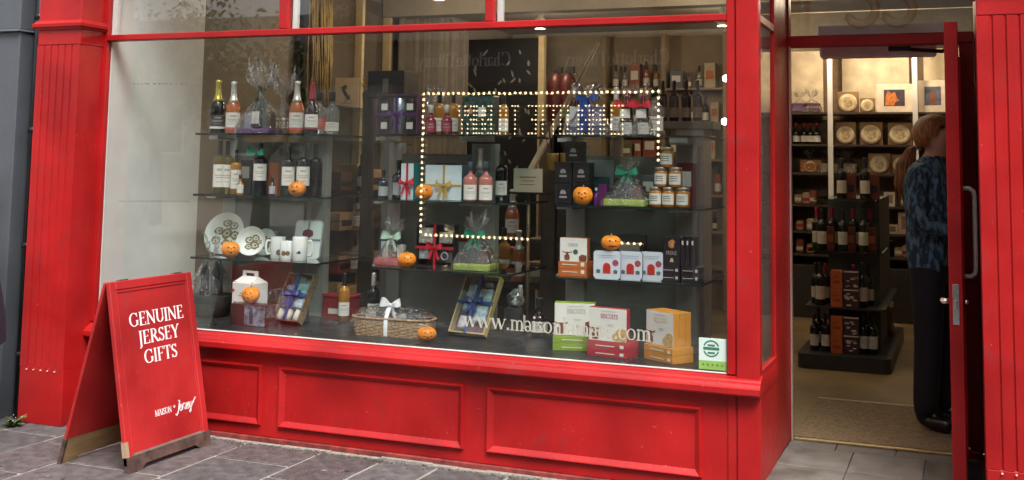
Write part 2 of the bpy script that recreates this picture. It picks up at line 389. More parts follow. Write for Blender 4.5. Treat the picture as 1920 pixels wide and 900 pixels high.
# ---- shop interior shell
flo = mat('shop_floor', (.2,.138,.06), .55, var=.5, scale=2.2, rvar=.15)
G().box(-4.62, 1.4, .96, 6.3, 0, FRZ).build('shop_floor', flo, kind='structure', label='worn tan shop floor')
G().box(-4.62, -.86, .04, .96, 0, .09).build('window_bay_floor', flo, kind='structure')
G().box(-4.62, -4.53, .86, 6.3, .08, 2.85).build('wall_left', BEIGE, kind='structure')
G().box(-4.62, -4.515, .02, .855, .5, 2.85).build('window_side_panel', WHITE, kind='structure', label='white painted end wall of the window display')
rm = random.Random(8); gg = G()
for px0, px1, py in ((252,352,157),(222,362,377)):
    for k in range(34):
        if rm.random() < .2: continue
        q = ray(px0+(px1-px0)*k/34, py); kk = (-4.514-CAM.x)/q.x; p = CAM+q*kk; e = rm.uniform(.001,.0035)
        gg.box(-4.5155, -4.5142, p.y-e, p.y+e, p.z-rm.uniform(.002,.007), p.z+rm.uniform(.001,.005))
gg.build('wall_mark', mat('old_glue_marks',(.2,.19,.17),.8), bpy.data.objects['window_side_panel'], kind='stuff')
G().box(-4.62, 1.4, 6.2, 6.3, .08, 2.85).build('wall_back', CREAM, kind='structure')
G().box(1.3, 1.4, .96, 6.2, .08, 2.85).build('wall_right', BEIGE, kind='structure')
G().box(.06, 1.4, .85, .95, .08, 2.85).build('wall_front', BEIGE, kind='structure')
ceil = mat('ceiling_paint', (.32,.28,.22), .8, var=.06)
G().box(-4.62, 1.4, 0.04, 6.3, 2.85, 2.95).build('ceiling', ceil, kind='structure')
for yb in (1.6, 3.2): G().box(-4.5, 1.3, yb, yb+.16, 2.66, 2.849).build('ceiling_beam', ceil, kind='structure')

# ================================================================== SHOPFRONT
shop = thing('shopfront', 'glossy red painted shopfront with big display window and open door', 'shopfront', (-2.5, 0, 0))
shop.location = (0,0,0)
# window glass
GX0, GX1 = -4.523, -.99
pane = G().box(GX0, GX1, .012, .018, .54, 2.112).build('window_pane', GLASS, shop, label='large clear display window pane')
for a, b in ((-4.523,-3.377),(-3.317,-2.18),(-2.132,-.99)):
    G().box(a, b, .012, .018, 2.146, 2.8).build('transom_pane', GLASS, shop)
    slat('inner_bead', shop, WHITE, a+.002, a+.03, .022, .05, 2.146, 2.8)
# frame
slat('window_jamb', shop, RED, -4.549, -4.523, -.012, .04, .54, 2.8)
slat('transom_bar', shop, RED, -4.523, -.99, -.022, .04, 2.112, 2.146, b=.004)
slat('mullion', shop, RED, -3.377, -3.317, -.018, .02, 2.146, 2.8, b=.005)
slat('mullion', shop, RED, -2.18, -2.132, -.018, .02, 2.146, 2.8, b=.005)
# right corner post (two boards with a groove)
slat('corner_post', shop, RED, -.99, -.951, -.008, .05, .54, 2.8, b=.004)
slat('corner_post', shop, RED, -.947, -.845, -.014, .06, .525, 2.8, b=.005)
slat('corner_post', shop, RED, -.95, -.946, .003, .04, .54, 2.8, b=.001)
# return glazing towards the door
G().box(-.862, -.856, .06, .455, .56, 2.112).build('side_pane', GLASS, shop)
G().box(-.862, -.856, .06, .455, 2.146, 2.8).build('side_pane', GLASS, shop)
slat('side_transom', shop, mat('faded_wood',(.5,.3,.2),.5), -.87, -.846, .06, .455, 2.112, 2.146)
slat('side_bead', shop, RED, -.875, -.843, .06, .47, .535, .56)
slat('side_liner', shop, mat('pale_pink_liner',(.62,.5,.46),.6,var=.05), -.90, -.866, .2, .45, .56, 2.8)
slat('door_post', shop, RED, -.93, -.845, .455, .9, .08, 2.8)
slat('door_post', shop, RED, -.93, -.838, .9, .985, .075, 2.8)
slat('door_post', shop, RED, -.012, .0565, .905, .985, .075, 2.0825)
slat('edge_strip', shop, mat('aluminium_strip',(.6,.57,.5),.4,.6), -.84, -.832, .898, .93, .077, 2.085, b=.001)
# ledge (sill) with stepped profile
ledge = [(.04,.463),(-.062,.463),(-.066,.47),(-.066,.494),(-.058,.5),(-.05,.512),(-.036,.518),(-.03,.526),(-.008,.532),(.004,.54),(.04,.54)]
def extr_x(prof, x0, x1, shear=0):
    gg = G(); n = len(prof)
    gg.add([(x0, y, z) for y, z in prof]+[(x1+shear*(-y), y, z) for y, z in prof], [tuple(range(n)), tuple(range(2*n-1, n-1, -1))]+[(i, i+n, (i+1) % n+n, (i+1) % n) for i in range(n)]); return gg
extr_x(ledge, -4.545, -.836, 0).build('sill', RED, shop)
gg = G(); n = len(ledge)                                            # the same profile along the return
gg.add([(-.843-y*.1, .0405, z) for y, z in ledge]+[(-.843-y*.1, .455, z) for y, z in ledge], [tuple(range(n)), tuple(range(2*n-1, n-1, -1))]+[(i, i+n, (i+1) % n+n, (i+1) % n) for i in range(n)])
gg.v = [(x if i % n not in (0, n-1) else -.87, y, z) for i, (x, y, z) in enumerate(gg.v)]
gg.build('side_sill', RED, shop)
slat('glazing_bead', shop, mat('putty',(.62,.58,.54),.6), -4.52, -.992, -.001, .011, .5405, .546, b=.001)
# stall riser
slat('stall_riser', shop, RED, -4.545, -.845, -.004, .05, .03, .4625, b=.001)
slat('riser_return', shop, RED, -.9, -.842, .051, .455, .0, .4625, b=.001)
slat('skirting', shop, mat('worn_red_wood',(.2,.03,.025),.7,var=.5,scale=22), -4.545, -.842, -.022, .05, 0, .028, b=.003)
def moulding(x0, x1, z0, z1):
    wv, d = .036, .02
    def side(name, pts):        # pts: outer a,b inner c,d as (x,z)
        (a, b, c, e) = pts
        mid = lambda p, q: ((p[0]+q[0])/2, (p[1]+q[1])/2)
        y0, y1 = -.003, -.004-d
        o1, o2 = a, b; i1, i2 = e, c; m1, m2 = [((p_[0]*.62+q_[0]*.38), (p_[1]*.62+q_[1]*.38)) for p_, q_ in ((a, e), (b, c))]
        q1 = ((a[0]*.75+e[0]*.25), (a[1]*.75+e[1]*.25)); q2 = ((b[0]*.75+c[0]*.25), (b[1]*.75+c[1]*.25))
        vs = [(o1[0], y0, o1[1]), (o2[0], y0, o2[1]), (q2[0], y1, q2[1]), (q1[0], y1, q1[1]), (m1[0], y1+.002, m1[1]), (m2[0], y1+.002, m2[1]), (i2[0], y0, i2[1]), (i1[0], y0, i1[1])]
        G().add(vs, [(0,1,2,3),(3,2,5,4),(4,5,6,7),(0,3,4,7),(1,6,5,2),(0,7,6,1)]).build('panel_moulding', RED, shop)
    A, B, C, D = (x0,z0), (x1,z0), (x1,z1), (x0,z1)
    a, b, c, e = (x0+wv,z0+wv), (x1-wv,z0+wv), (x1-wv,z1-wv), (x0+wv,z1-wv)
    side('b', (A, B, b, a)); side('r', (B, C, c, b)); side('t', (C, D, e, c)); side('l', (D, A, a, e))
for x0, x1 in ((-4.42,-3.402),(-3.3,-2.252),(-2.137,-1.098)): moulding(x0, x1, .083, .393)
slat('riser_stile', shop, RED, -.985, -.95, -.011, .0, .03, .4622); slat('riser_stile', shop, RED, -.942, -.8415, -.013, .06, .03, .4622)

# pilasters with flutes
def pilaster(x0, x1, tag_):
    yf = -.2; fl0, fl1 = .3, 2.075
    w_ = x1-x0
    slat('pilaster_block', shop, RED, x0, x1, yf, .06, 0, fl0, b=.004)
    slat('pilaster_head', shop, RED, x0, x1, yf, .06, fl1, 2.95, b=.004)
    # fluted front: cross-section polyline extruded in z
    pr = [(x0, .06), (x0, yf)]; sp = w_/6.2
    for k in range(5):
        c = x0+sp*(k+1.1)
        pr += [(c-.0065, yf), (c-.005, yf+.005), (c+.001, yf+.007), (c+.005, yf+.004), (c+.0065, yf)]
    pr += [(x1, yf), (x1, .06)]
    n = len(pr); gg = G()
    gg.add([(x, y, fl0) for x, y in pr]+[(x, y, fl1) for x, y in pr], [(i, (i+1) % n, (i+1) % n+n, i+n) for i in range(n)])
    gg.build('fluted_shaft', RED, shop)
    # moulded band
    pf = [(0,0),(.012,.004),(.014,.012),(.024,.018),(.026,.034),(.016,.04),(.012,.05),(0,.054)]
    for xa, xb, ya, yb, nm in ((x0, x1, yf, .0, 'capital_moulding'),):
        vs = []; fs = []
        for e, h in pf: vs += [(xa-e, yb, 2.16+h), (xa-e, ya-e, 2.16+h), (xb+e, ya-e, 2.16+h), (xb+e, yb, 2.16+h)]
        for j in range(len(pf)-1):
            for i in range(4): fs.append((j*4+i, j*4+(i+1) % 4, (j+1)*4+(i+1) % 4, (j+1)*4+i))
        fs += [(3,2,1,0), tuple(len(vs)-4+i for i in range(4))]
        G().add(vs, fs).build(nm, RED, shop)
    for k in range(5):
        c = x0+sp*(k+1.1)
        G().lathe([(0,.003),(.004,.0045),(.008,.003)], n=8).build('stud', mat('chipped_white',(.6,.5,.48),.6), shop, loc=(c, yf-.001, fl0-.012), rot=(R(90),0,0))
pilaster(-4.853, -4.547, 'l'); pilaster(.058, .37, 'r')
slat('door_side_wall', shop, RED, .057, .12, .06, .95, .0, 2.8)
# door head, fanlight
slat('door_head', shop, RED, -.838, .056, .9, .985, 2.083, 2.14, b=.004)
G().box(-.838, .056, .93, .936, 2.14, 2.8).build('fanlight', GLASS, shop)
num = G()
nglass = thin('number_glass', (.8,.82,.76), 3.0, .05, .08)
for k, cxn in enumerate((-.475, -.295)):
    pts = [(cxn+math.cos(R(a))*.07, .90, 2.268+math.sin(R(a))*.075) for a in range(-165, 91, 15)]
    pts += [(cxn+math.cos(R(a))*.062, .90, 2.41+math.sin(R(a))*.068) for a in range(-90, 166, 15)]
    gg = G()
    gg.tube(pts, [.008]+[.024]*(len(pts)-2)+[.008], 12); gg.v = [(x, .9+(y-.9)*.5, z) for x, y, z in gg.v]
    gg.build('house_number', thin('number_acrylic', (.93,.91,.84), 1.6, .03, .08, (.8,.75,.6)), shop)
slat('fanlight_rail', shop, WHITE, -.70, -.06, 1.0, 1.03, 2.15, 2.2); 
slat('air_curtain_box', shop, mat('light_grey_metal',(.7,.68,.64),.5), -.70, -.12, 1.05, 1.12, 2.035, 2.13, b=.01)
slat('recess_soffit', shop, RED, -.845, .058, .0, .98, 2.8, 2.85)
closer = G().tube([(-.34,1.0,2.075),(-.09,.99,2.052),(-.07,.96,2.06)], .011, 6).box(-.35,-.24,.986,1.03,2.06,2.082)
closer.build('closer_arm', BLACK, shop)
# threshold trim
slat('threshold', shop, mat('brass_trim',(.55,.42,.2),.35,.8), -.83, .05, .93, .955, .075, .0865, b=.002)
# fascia and upper wall
slat('fascia', shop, RED, -4.86, .38, -.16, .06, 2.95, 3.5, b=.01)
slat('window_head', shop, RED, -4.55, -.845, -.012, .04, 2.8, 2.95)
slat('upper_wall', shop, mat('render_wall',(.5,.47,.42),.85,bump=.2), -4.9, .4, -.05, .3, 3.5, 7.5)

# ---- the open door, swung out to the street
door = G().box(-.07, -.014, .14, .90, .088, 2.096, b=.003).build('door', RED, shop, label='red shop door standing open')
door_dark = mat('door_glass_dark', (.03,.008,.008), .12)
slat('door_panel_moulding', door, RED, -.0135, -.006, .2, .225, .25, 1.95); slat('door_panel_moulding', door, RED, -.0135, -.006, .8, .825, .25, 1.95)
slat('door_glazing', door, mat('door_mirror_glass',(.25,.24,.23),.08,.6), -.0135, -.008, .228, .797, .6, 1.93, b=.001)
h = G(); h.tube([(-.014,.26,1.375),(.02,.26,1.375),(.036,.26,1.362),(.04,.26,1.34),(.04,.26,1.03),(.036,.26,1.008),(.02,.26,.995),(-.014,.26,.995)], .0105, 8)
h.build('pull_handle', mat('grey_handle',(.5,.47,.44),.4,.2), door)
slat('lock_plate', door, CHROME, -.056, -.03, .1375, .1405, .80, .97, b=.001)
G().box(-.048,-.038,.128,.139,.865,.905, b=.002).build('latch', CHROME, door)
G().tube([(-.07,.185,.893),(-.1,.185,.893)], .012, 8).tube([(-.1,.185,.893),(-.1,.27,.893)], .008, 8).build('lever', CHROME, door)
G().tube([(-.014,.185,.893),(.008,.185,.893)], .011, 8).build('key_cylinder', CHROME, door)
G().tube([(-.01,.3,.238),(.022,.3,.245),(.045,.29,.24),(.058,.28,.246)], .0035, 6).tube([(-.012,.3,.25),(-.002,.3,.262),(.006,.3,.25)], .0035, 6).build('cabin_hook', CHROME, door)
slat('kick_plate', door, door_dark, -.0135, -.011, .17, .86, .1, .24, b=.0005)
# door mat
mt = mat('coir_mat', (.25,.175,.095), .95, var=.35, scale=60, bump=.6, bscale=400)
dm = thing('door_mat', 'brown entrance mat with a pale metal edge inside the doorway', 'door mat', (-.4,1.45,FRZ))
G().box(-.84,.0+.72,.97,2.0,FRZ,FRZ+.007).xf(Matrix.Translation((.4,-1.45,-FRZ))).build('mat', mt, dm)
G().box(-.84,.72,2.0,2.015,FRZ,FRZ+.011).xf(Matrix.Translation((.4,-1.45,-FRZ))).build('edge_trim', mat('pale_trim',(.75,.66,.5),.4,.4), dm)

# window text and sticker
def on_glass(txt, px0, px1, py0, py1, m_):
    a, b = PY(px0, py0, .01), PY(px1, py1, .01)
    ps, wd = text_polys(txt); sx = (b.x-a.x)/wd; sz = HTX/1.0
    gg = G()
    for i, p in enumerate(ps):
        gg.prism([(a.x+px*sx, a.z+(b.z-a.z)*px/wd+py*sz) for px, py in p], .0105-.00003*(i % 9), .0119)
    return gg.build('window_lettering', m_, shop, label='pale web address lettered on the glass: www.maisonlamare.com')
HTX = .08
on_glass('www.maisonlamare.com', 868, 1222, 612, 641, mat('cream_vinyl', (.42,.41,.34), .6, var=.05))
sx0, sx1 = -1.118, -.994
stk = slat('window_sticker', shop, mat('sticker_pale',(.55,.68,.62),.5,var=.04), sx0, sx1, .0085, .0118, .553, .69, b=.0005)
slat('sticker_band', stk, mat('sticker_green',(.22,.42,.09),.5), sx0+.0005, sx1-.0005, .0078, .0085, .5535, .592, b=.0002)
gg = G(); cx_, cz_ = -1.062, .645
for p in _arc(cx_, cz_, .034, .034, 20, 160, 14, T=.006, thin_=.006)+_arc(cx_, cz_, .034, .034, 200, 340, 14, T=.006, thin_=.006): gg.prism(p, .0075, .0084)
for k, (dz, hw) in enumerate(((.016,.016),(0,.036),(-.017,.016))): gg.box(cx_-hw, cx_+hw, .0076, .0084, cz_+dz-.006, cz_+dz+.006 if k == 1 else cz_+dz+.002)
gg.build('sticker_print', mat('sticker_dark',(.04,.16,.1),.5), stk)
gg = G()
for k in range(5):
    c = sx0+.02+k*.021
    gg.prism([(c+math.cos(R(90+i*36))*(.006 if i % 2 == 0 else .003), .574+math.sin(R(90+i*36))*(.006 if i % 2 == 0 else .003)) for i in range(10)], .007, .0077)
gg.build('sticker_stars', mat('sticker_star',(.06,.16,.04),.5), stk)

# ---- neighbours
nb = thing('neighbour_building', 'dark grey painted shopfront of the neighbouring building', 'building', (-7,-.1,0))
T0 = Matrix.Translation((7,.1,0))
def npart(nm, m_, *d, b=.004): G().box(*d, b=b).xf(T0).build(nm, m_, nb)
npart('pier', DGREY, -5.3, -4.985, -.2, .3, 0, 2.16); npart('pier', DGREY, -5.42, -4.98, -.21, .3, 2.172, 3.4)
npart('band', mat('band_grey',(.12,.13,.15),.5), -5.43, -4.975, -.225, .3, 2.16, 2.1715, b=.002)
npart('recess', mat('recess_black',(.02,.02,.024),.5), -4.985, -4.856, -.05, .3, 0, 3.4)
npart('wall', DGREY, -9.5, -5.3, -.1, .3, 0, 3.4); npart('upper_wall', mat('neighbour_render',(.4,.38,.36),.85,bump=.2), -9.5, -4.9, -.05, .3, 3.4, 7.5)
npart('shop_window', mat('dark_shop_window',(.02,.022,.025),.06), -9.2, -5.6, -.115, -.1, .5, 2.6)
dp = thing('drainpipe', 'black drainpipe in the gap beside the red pilaster', 'drainpipe', (-4.915,-.13,0))
G().tube([(0,0,0),(0,0,3.6)], .026, 10).build('pipe', BLACK, dp)
for z in (.35, .95, 1.6, 2.25): G().lathe([(-.015,.03),(.015,.03)], z=z, n=10).box(-.045,.045,.0,.03,z-.012,z+.012).build('bracket', BLACK, dp)
nr = thing('pale_building', 'pale rendered building on the far side of the red pilaster', 'building', (3,0,0))
G().box(-2.6,5,-.05,.3,3.5,7.5).build('upper_wall', MATS['render_wall'], nr); G().box(-2.62,5,-.1,.3,0,3.49).build('wall', CREAM, nr)
G().box(-1.9,4.5,-.12,-.101,.5,2.7).build('shop_window', MATS['dark_shop_window'], nr)
# weed at the foot of the pipe
wd_ = thing('weed', 'small green weed growing at the foot of the drainpipe', 'weed', (PZ(15,800,0).x+.015, PZ(15,800,0).y+.03, 0))
leafm = mat('weed_leaf', (.09,.15,.04), .6, var=.4, scale=40)
for k in range(34):
    a = random.uniform(0,6.28); l = random.uniform(.04,.085); up = random.uniform(.3,1.3); gg = G(); d = Vector((math.cos(a),math.sin(a),0)); s_ = Vector((-d.y,d.x,0))
    p = [d*l*t*math.cos(up*(1-.4*t))+Vector((0,0,l*t*math.sin(up*(1-.4*t)))) for t in (0,.35,.7,1)]
    ws = (.002,.011,.009,.001)
    gg.add([q for pp, w_ in zip(p, ws) for q in (pp-s_*w_, pp+s_*w_+Vector((0,0,.002)))], [(0,1,3,2),(2,3,5,4),(4,5,7,6)])
    gg.build('leaf', leafm, wd_)
gg = G()
for k in range(5): gg.lathe([(0,.0005),(.003,.004),(.006,.0005)], random.uniform(-.05,.05), random.uniform(-.05,.03), random.uniform(.03,.06), 6)
gg.build('flower', mat('weed_flower',(.7,.6,.35),.6), wd_)
# ================================================================== WINDOW DISPLAY FURNITURE
DK = .545
deckm = mat('deck_charcoal', (.022,.023,.025), .35, var=.4, scale=9, rvar=.12)
deck = thing('display_deck', 'low black boarded platform filling the bottom of the window', 'platform', (-2.7,.45,.09))
G().box(-1.81,1.82,-.42,.42,0,.43).build('carcass', mat('carcass_grey',(.05,.05,.05),.6), deck)
for k in range(5): G().box(-1.81,1.82,-.42+k*.168,-.42+k*.168+.164,.431,DK-.09-random.uniform(0,.0004), b=.0015).build('deck_board', deckm, deck)
postm = mat('stand_grey', (.36,.35,.33), .55, var=.06); panm = mat('stand_panel', (.19,.183,.165), .6, var=.1)
shelfm = thin('shelf_glass', (.78,.88,.84), 1.6, 0, .04, (.3,.5,.42)); edgem = mat('shelf_edge', (.012,.022,.02), .15, var=.3)
SHELF = [1.6, 1.25, .893]
def stand(label, x0, x1, posts, panel, top=1.74):
    t = thing('display_stand', label, 'display stand', ((x0+x1)/2, .72, DK)); cx = (x0+x1)/2
    for a, b in posts: G().box(a-cx, b-cx, -.02, .04, 0, top-DK, b=.003).build('upright', postm, t)
    if panel: G().box(panel[0]-cx, panel[1]-cx, .0, .02, 0, top-DK-.06).build('back_panel', panm, t)
    for z in SHELF:
        s_ = G().box(x0-cx, x1-cx, -.425, .12, z-DK-.01, z-DK).build('glass_shelf', shelfm, t)
        G().box(x0-cx, x1-cx, -.428, -.4255, z-DK-.0105, z-DK+.0005).box(x1-cx+.0005, x1-cx+.003, -.425, .12, z-DK-.0105, z-DK+.0005).box(x0-cx-.003, x0-cx-.0005, -.425, .12, z-DK-.0105, z-DK+.0005).build('shelf_edge', edgem, s_)
        for a, b in posts: G().box(a-cx+.01, b-cx-.01, -.2, -.021, z-DK-.03, z-DK-.0105).build('bracket', postm, t)
    return t
ax = lambda px: AX(px, .72, 1.0)
stand('glass shelved display stand beside the white end wall', -4.12, -3.29, [(ax(420),ax(442)),(ax(577),ax(612))], (ax(442),ax(577)), 1.62)
stand('glass shelved display stand between the wicker basket and purple gift box', -2.95, -2.15, [(ax(728),ax(752)),(ax(884),ax(930))], (ax(752),ax(884)), 1.56)
stand('glass shelved display stand behind the biscuit boxes', -1.905, -1.17, [(ax(1063),ax(1098)),(ax(1268),ax(1309))], (ax(1098),ax(1268)), 1.56)
Lu, Mu, Ru = 0, 1, 2

# ================================================================== GOODS: builders
LAB = mat('label_white', (.74,.72,.66), .55, var=.04); PRT = mat('label_print', (.1,.09,.09), .6)
GOLD = mat('gold_foil', (.6,.5,.12), .3, .6, bump=.3, bscale=120); SILV = mat('silver_foil', (.72,.7,.66), .28, .6, bump=.3, bscale=120)
CAPB = mat('cap_black', (.012,.012,.014), .3); REDF = mat('red_foil', (.28,.01,.03), .3, .3)
PROF = {
 'champagne': [(0,.12),(.012,.143),(.03,.147),(.42,.147),(.5,.14),(.58,.112),(.66,.072),(.74,.054),(.93,.047),(.945,.055),(.985,.055),(1,.04)],
 'wine': [(0,.1),(.01,.122),(.6,.125),(.65,.117),(.69,.085),(.72,.055),(.76,.048),(.97,.046),(1,.044)],
 'slope': [(0,.11),(.01,.135),(.4,.14),(.52,.12),(.62,.075),(.7,.05),(.97,.046),(1,.044)],
 'square': [(0,.12),(.01,.135),(.66,.135),(.7,.12),(.725,.06),(.75,.045),(.99,.045),(1,.043)],
 'gin': [(0,.15),(.015,.175),(.55,.18),(.6,.165),(.66,.09),(.7,.055),(.78,.052),(.785,.07),(.99,.07),(1,.066)],
 'stub': [(0,.2),(.02,.23),(.46,.23),(.54,.2),(.6,.1),(.64,.085),(.74,.08),(.75,.105),(.99,.105),(1,.1)],
 'mini': [(0,.16),(.02,.17),(.52,.17),(.6,.1),(.66,.065),(.8,.06),(.81,.08),(1,.078)],
}
CAPAT = {'champagne': .6, 'wine': .74, 'slope': .66, 'square': .73, 'gin': .785, 'stub': .745, 'mini': .805}
def clear(nm, rgb, m_=.35): return thin('glass_'+nm, rgb, 1.6, .02, .12, rgb)
def solid(nm, rgb, rough=.08): return mat('bottle_'+nm, rgb, rough, var=.15, scale=8, coat=.3)
def prof_r(pf, h):
    for (a, ra), (b, rb) in zip(pf, pf[1:]):
        if a <= h <= b: return ra+(rb-ra)*(h-a)/max(b-a, 1e-6)
    return pf[-1][1]
def bottle(label, kind, px, pyt, Y, z, body, cap=None, lab=LAB, band=None, lr=(.12,.4), group=None, name='bottle', cat='bottle', h=None, X=None, wide=1, prt=True, cut=None, arc=62):
    X = AX(px, Y, z+.1) if X is None else X
    h = HT(px, pyt, Y, z) if h is None else h
    t = thing(name, label, cat, (X, Y, z), group=group); pf = PROF[kind]; ca = cut or CAPAT[kind]
    sc = lambda p: [(a*h, r*h*wide*(1 if r > .06 or wide < 1 else 1/wide)) for a, r in p]
    low = [q for q in pf if q[0] < ca]+[(ca, prof_r(pf, ca))]; hi = [(ca+.001, prof_r(pf, ca+.002))]+[q for q in pf if q[0] > ca+.001]
    G().lathe(sc(low), n=18).build('body', body, t)
    G().lathe([(a, r*1.06) for a, r in sc(hi)], n=14).build('cap', cap or CAPB, t)
    face = math.atan2(CAM.y-Y, CAM.x-X)
    if lab:
        r = prof_r(pf, (lr[0]+lr[1])/2)*h*wide
        l_ = G().lathe([(lr[0]*h, r*1.02+.0006), (lr[1]*h, r*1.02+.0006)], n=10, a0=face-R(arc), a1=face+R(arc)).build('label', lab, t)
        if prt:
            gg = G()
            for k, (f0, f1, aw) in enumerate(((.72,.82,.35),(.5,.54,.6),(.4,.44,.5),(.22,.25,.4))):
                za, zb_ = h*(lr[0]+(lr[1]-lr[0])*f0), h*(lr[0]+(lr[1]-lr[0])*f1)
                gg.lathe([(za, r*1.02+.0012), (zb_, r*1.02+.0012)], n=6, a0=face-R(arc*aw), a1=face+R(arc*aw))
            gg.build('label_print', MATS.get('label_soft') or mat('label_soft', (.4,.37,.34), .6), l_)
        if band: G().lathe([((lr[0]-.04)*h, r*1.02+.0008), (lr[0]*h, r*1.02+.0008)], n=10, a0=face-R(arc), a1=face+R(arc)).build('label_band', band, t)
    return t

PUMP = mat('pumpkin_skin', (.85,.27,.02), .42, var=.3, scale=18, bump=.3, bscale=60, rand=.2); FACE = mat('pumpkin_face', (.04,.012,.005), .7)
STEM = mat('pumpkin_stem', (.32,.22,.06), .8, var=.3); MOUTH = mat('pumpkin_flesh', (.75,.38,.1), .7)
def pumpkin(label, px, Y, z, wpx, tall=.86, sad=0):
    X = AX(px, Y, z+.03); rr = wpx/F_PX*(Vector((X,Y,z))-CAM).dot(FW)/2
    rp = random.Random(int(px)); fa = math.atan2(CAM.y-Y, CAM.x-X)+R(90)+R(rp.uniform(-22,22)); nr_ = rp.choice((3,4,5)); es = rp.uniform(.85,1.5); sad = rp.random() < .35; tall *= rp.uniform(.9,1.06)
    t = thing('pumpkin', label, 'pumpkin', (X, Y, z), (0,0,fa), group='little jack-o-lantern pumpkins in the window')
    gg = G(); n, m_ = 32, 12; vs = []
    def surf(a, ph, k=1):
        rib = 1-.06*(abs(math.cos(a*nr_))**6)
        dip = .16*math.exp(-((math.pi/2-ph)/.35)**2)
        return Vector((math.cos(a)*math.cos(ph)*rr*rib*k, math.sin(a)*math.cos(ph)*rr*rib*k, (math.sin(ph)-dip)*rr*tall*k+rr*tall))
    for j in range(m_+1):
        ph = -math.pi/2+math.pi*j/m_
        for i in range(n): vs.append(surf(2*math.pi*i/n, ph))
    gg.add(vs, [(j*n+i, j*n+(i+1) % n, (j+1)*n+(i+1) % n, (j+1)*n+i) for j in range(m_) for i in range(n)], 0, True)
    gg.v = [(x, y, max(zz-.0, 0.0006)) for x, y, zz in gg.v]
    gg.build('skin', PUMP, t)
    G().tube([(0,0,rr*tall*1.76),(0,0,rr*tall*1.95),(rr*.08,0,rr*tall*2.12)], [rr*.12,rr*.09,rr*.06], 6).build('stem', STEM, t)
    def patch(nm, pts, m_):
        c = [(sum(p[0] for p in pts)/len(pts), sum(p[1] for p in pts)/len(pts))]
        q = [surf(R(-90)+a, p, 1.012) for a, p in pts]; cc = surf(R(-90)+c[0][0], c[0][1], 1.02)
        G().add([cc]+q, [(0, i+1, (i+1) % len(q)+1) for i in range(len(q))]).build(nm, m_, t)
    for sx in (-1, 1): patch('eye', [(sx*.3+sx*.14*es,.34-.13*es),(sx*.3-sx*.1*es,.34-.1*es),(sx*.3,.34+.16*es)], FACE)
    patch('nose', [(-.08,.08),(.08,.08),(0,.24)], FACE)
    mp = [(x_, -.2-sad*.1+(.16*(x_/.55)**2)*(1 if not sad else -.6)) for x_ in (-.55,-.3,0,.3,.55)]
    patch('mouth', mp+[(a, p-.2+.1*abs(a)) for a, p in mp[::-1]][1:-1], FACE)
    return t

RIB = {k: mat('ribbon_'+k, v, .35, var=.1) for k, v in dict(purple=(.06,.02,.11), red=(.5,.015,.03), gold=(.5,.32,.07), blue=(.015,.05,.22), white=(.75,.75,.78), green=(.02,.2,.12), pale=(.45,.6,.5)).items()}
def bow(par, m_, x, y, z, s=.05, tails=True):
    gg = G()
    for sx in (-1, 1):
        n = 12; vs = []
        for i in range(n+1):
            u = i/n; a = math.pi*2*u; q = math.sin(math.pi*u)
            cx_ = x+sx*s*.95*q; cy = y-.004-s*.3*math.sin(a); cz = z+s*.28*q-s*.1*math.sin(a)
            wv = s*(.07+.24*q)
            vs += [(cx_-sx*wv*.3, cy, cz+wv), (cx_+sx*wv*.2, cy-wv*.2, cz-wv)]
        gg.add(vs, [(2*i, 2*i+1, 2*i+3, 2*i+2) for i in range(n)], 0, True)
        if tails: gg.strip([(x, y-.003, z), (x+sx*s*.3, y-.008, z-s*.45), (x+sx*s*.42, y-.006, z-s*.9), (x+sx*s*.6, y-.012, z-s*1.2)], (1,0,.4*sx), s*.26)
    gg.lathe([(-s*.16,s*.06),(-s*.05,s*.14),(s*.05,s*.14),(s*.16,s*.06)], x, y-.008, z, 8)
    return gg.build('bow', m_, par)
def cross_ribbon(par, m_, x0, x1, y, z0, z1, wx=.016, xc=None, zc=None, b=.05):
    xc = (x0+x1)/2 if xc is None else xc; zc = (z0+z1)/2 if zc is None else zc
    G().box(xc-wx/2, xc+wx/2, y-.003, y-.0005, z0-.001, z1+.001).build('ribbon', m_, par)
    G().box(x0-.001, x1+.001, y-.0025, y-.0005, zc-wx/2, zc+wx/2).build('ribbon', m_, par)
    bow(par, m_, xc, y-.004, zc, b)
CELLO = thin('cellophane', (.99,.99,.99), 2.6, .025, .006, (.9,.9,.88), bump=.8, bscale=70)
FILM = thin('wrap_film', (.98,.98,.98), 1.3, .03, .0)
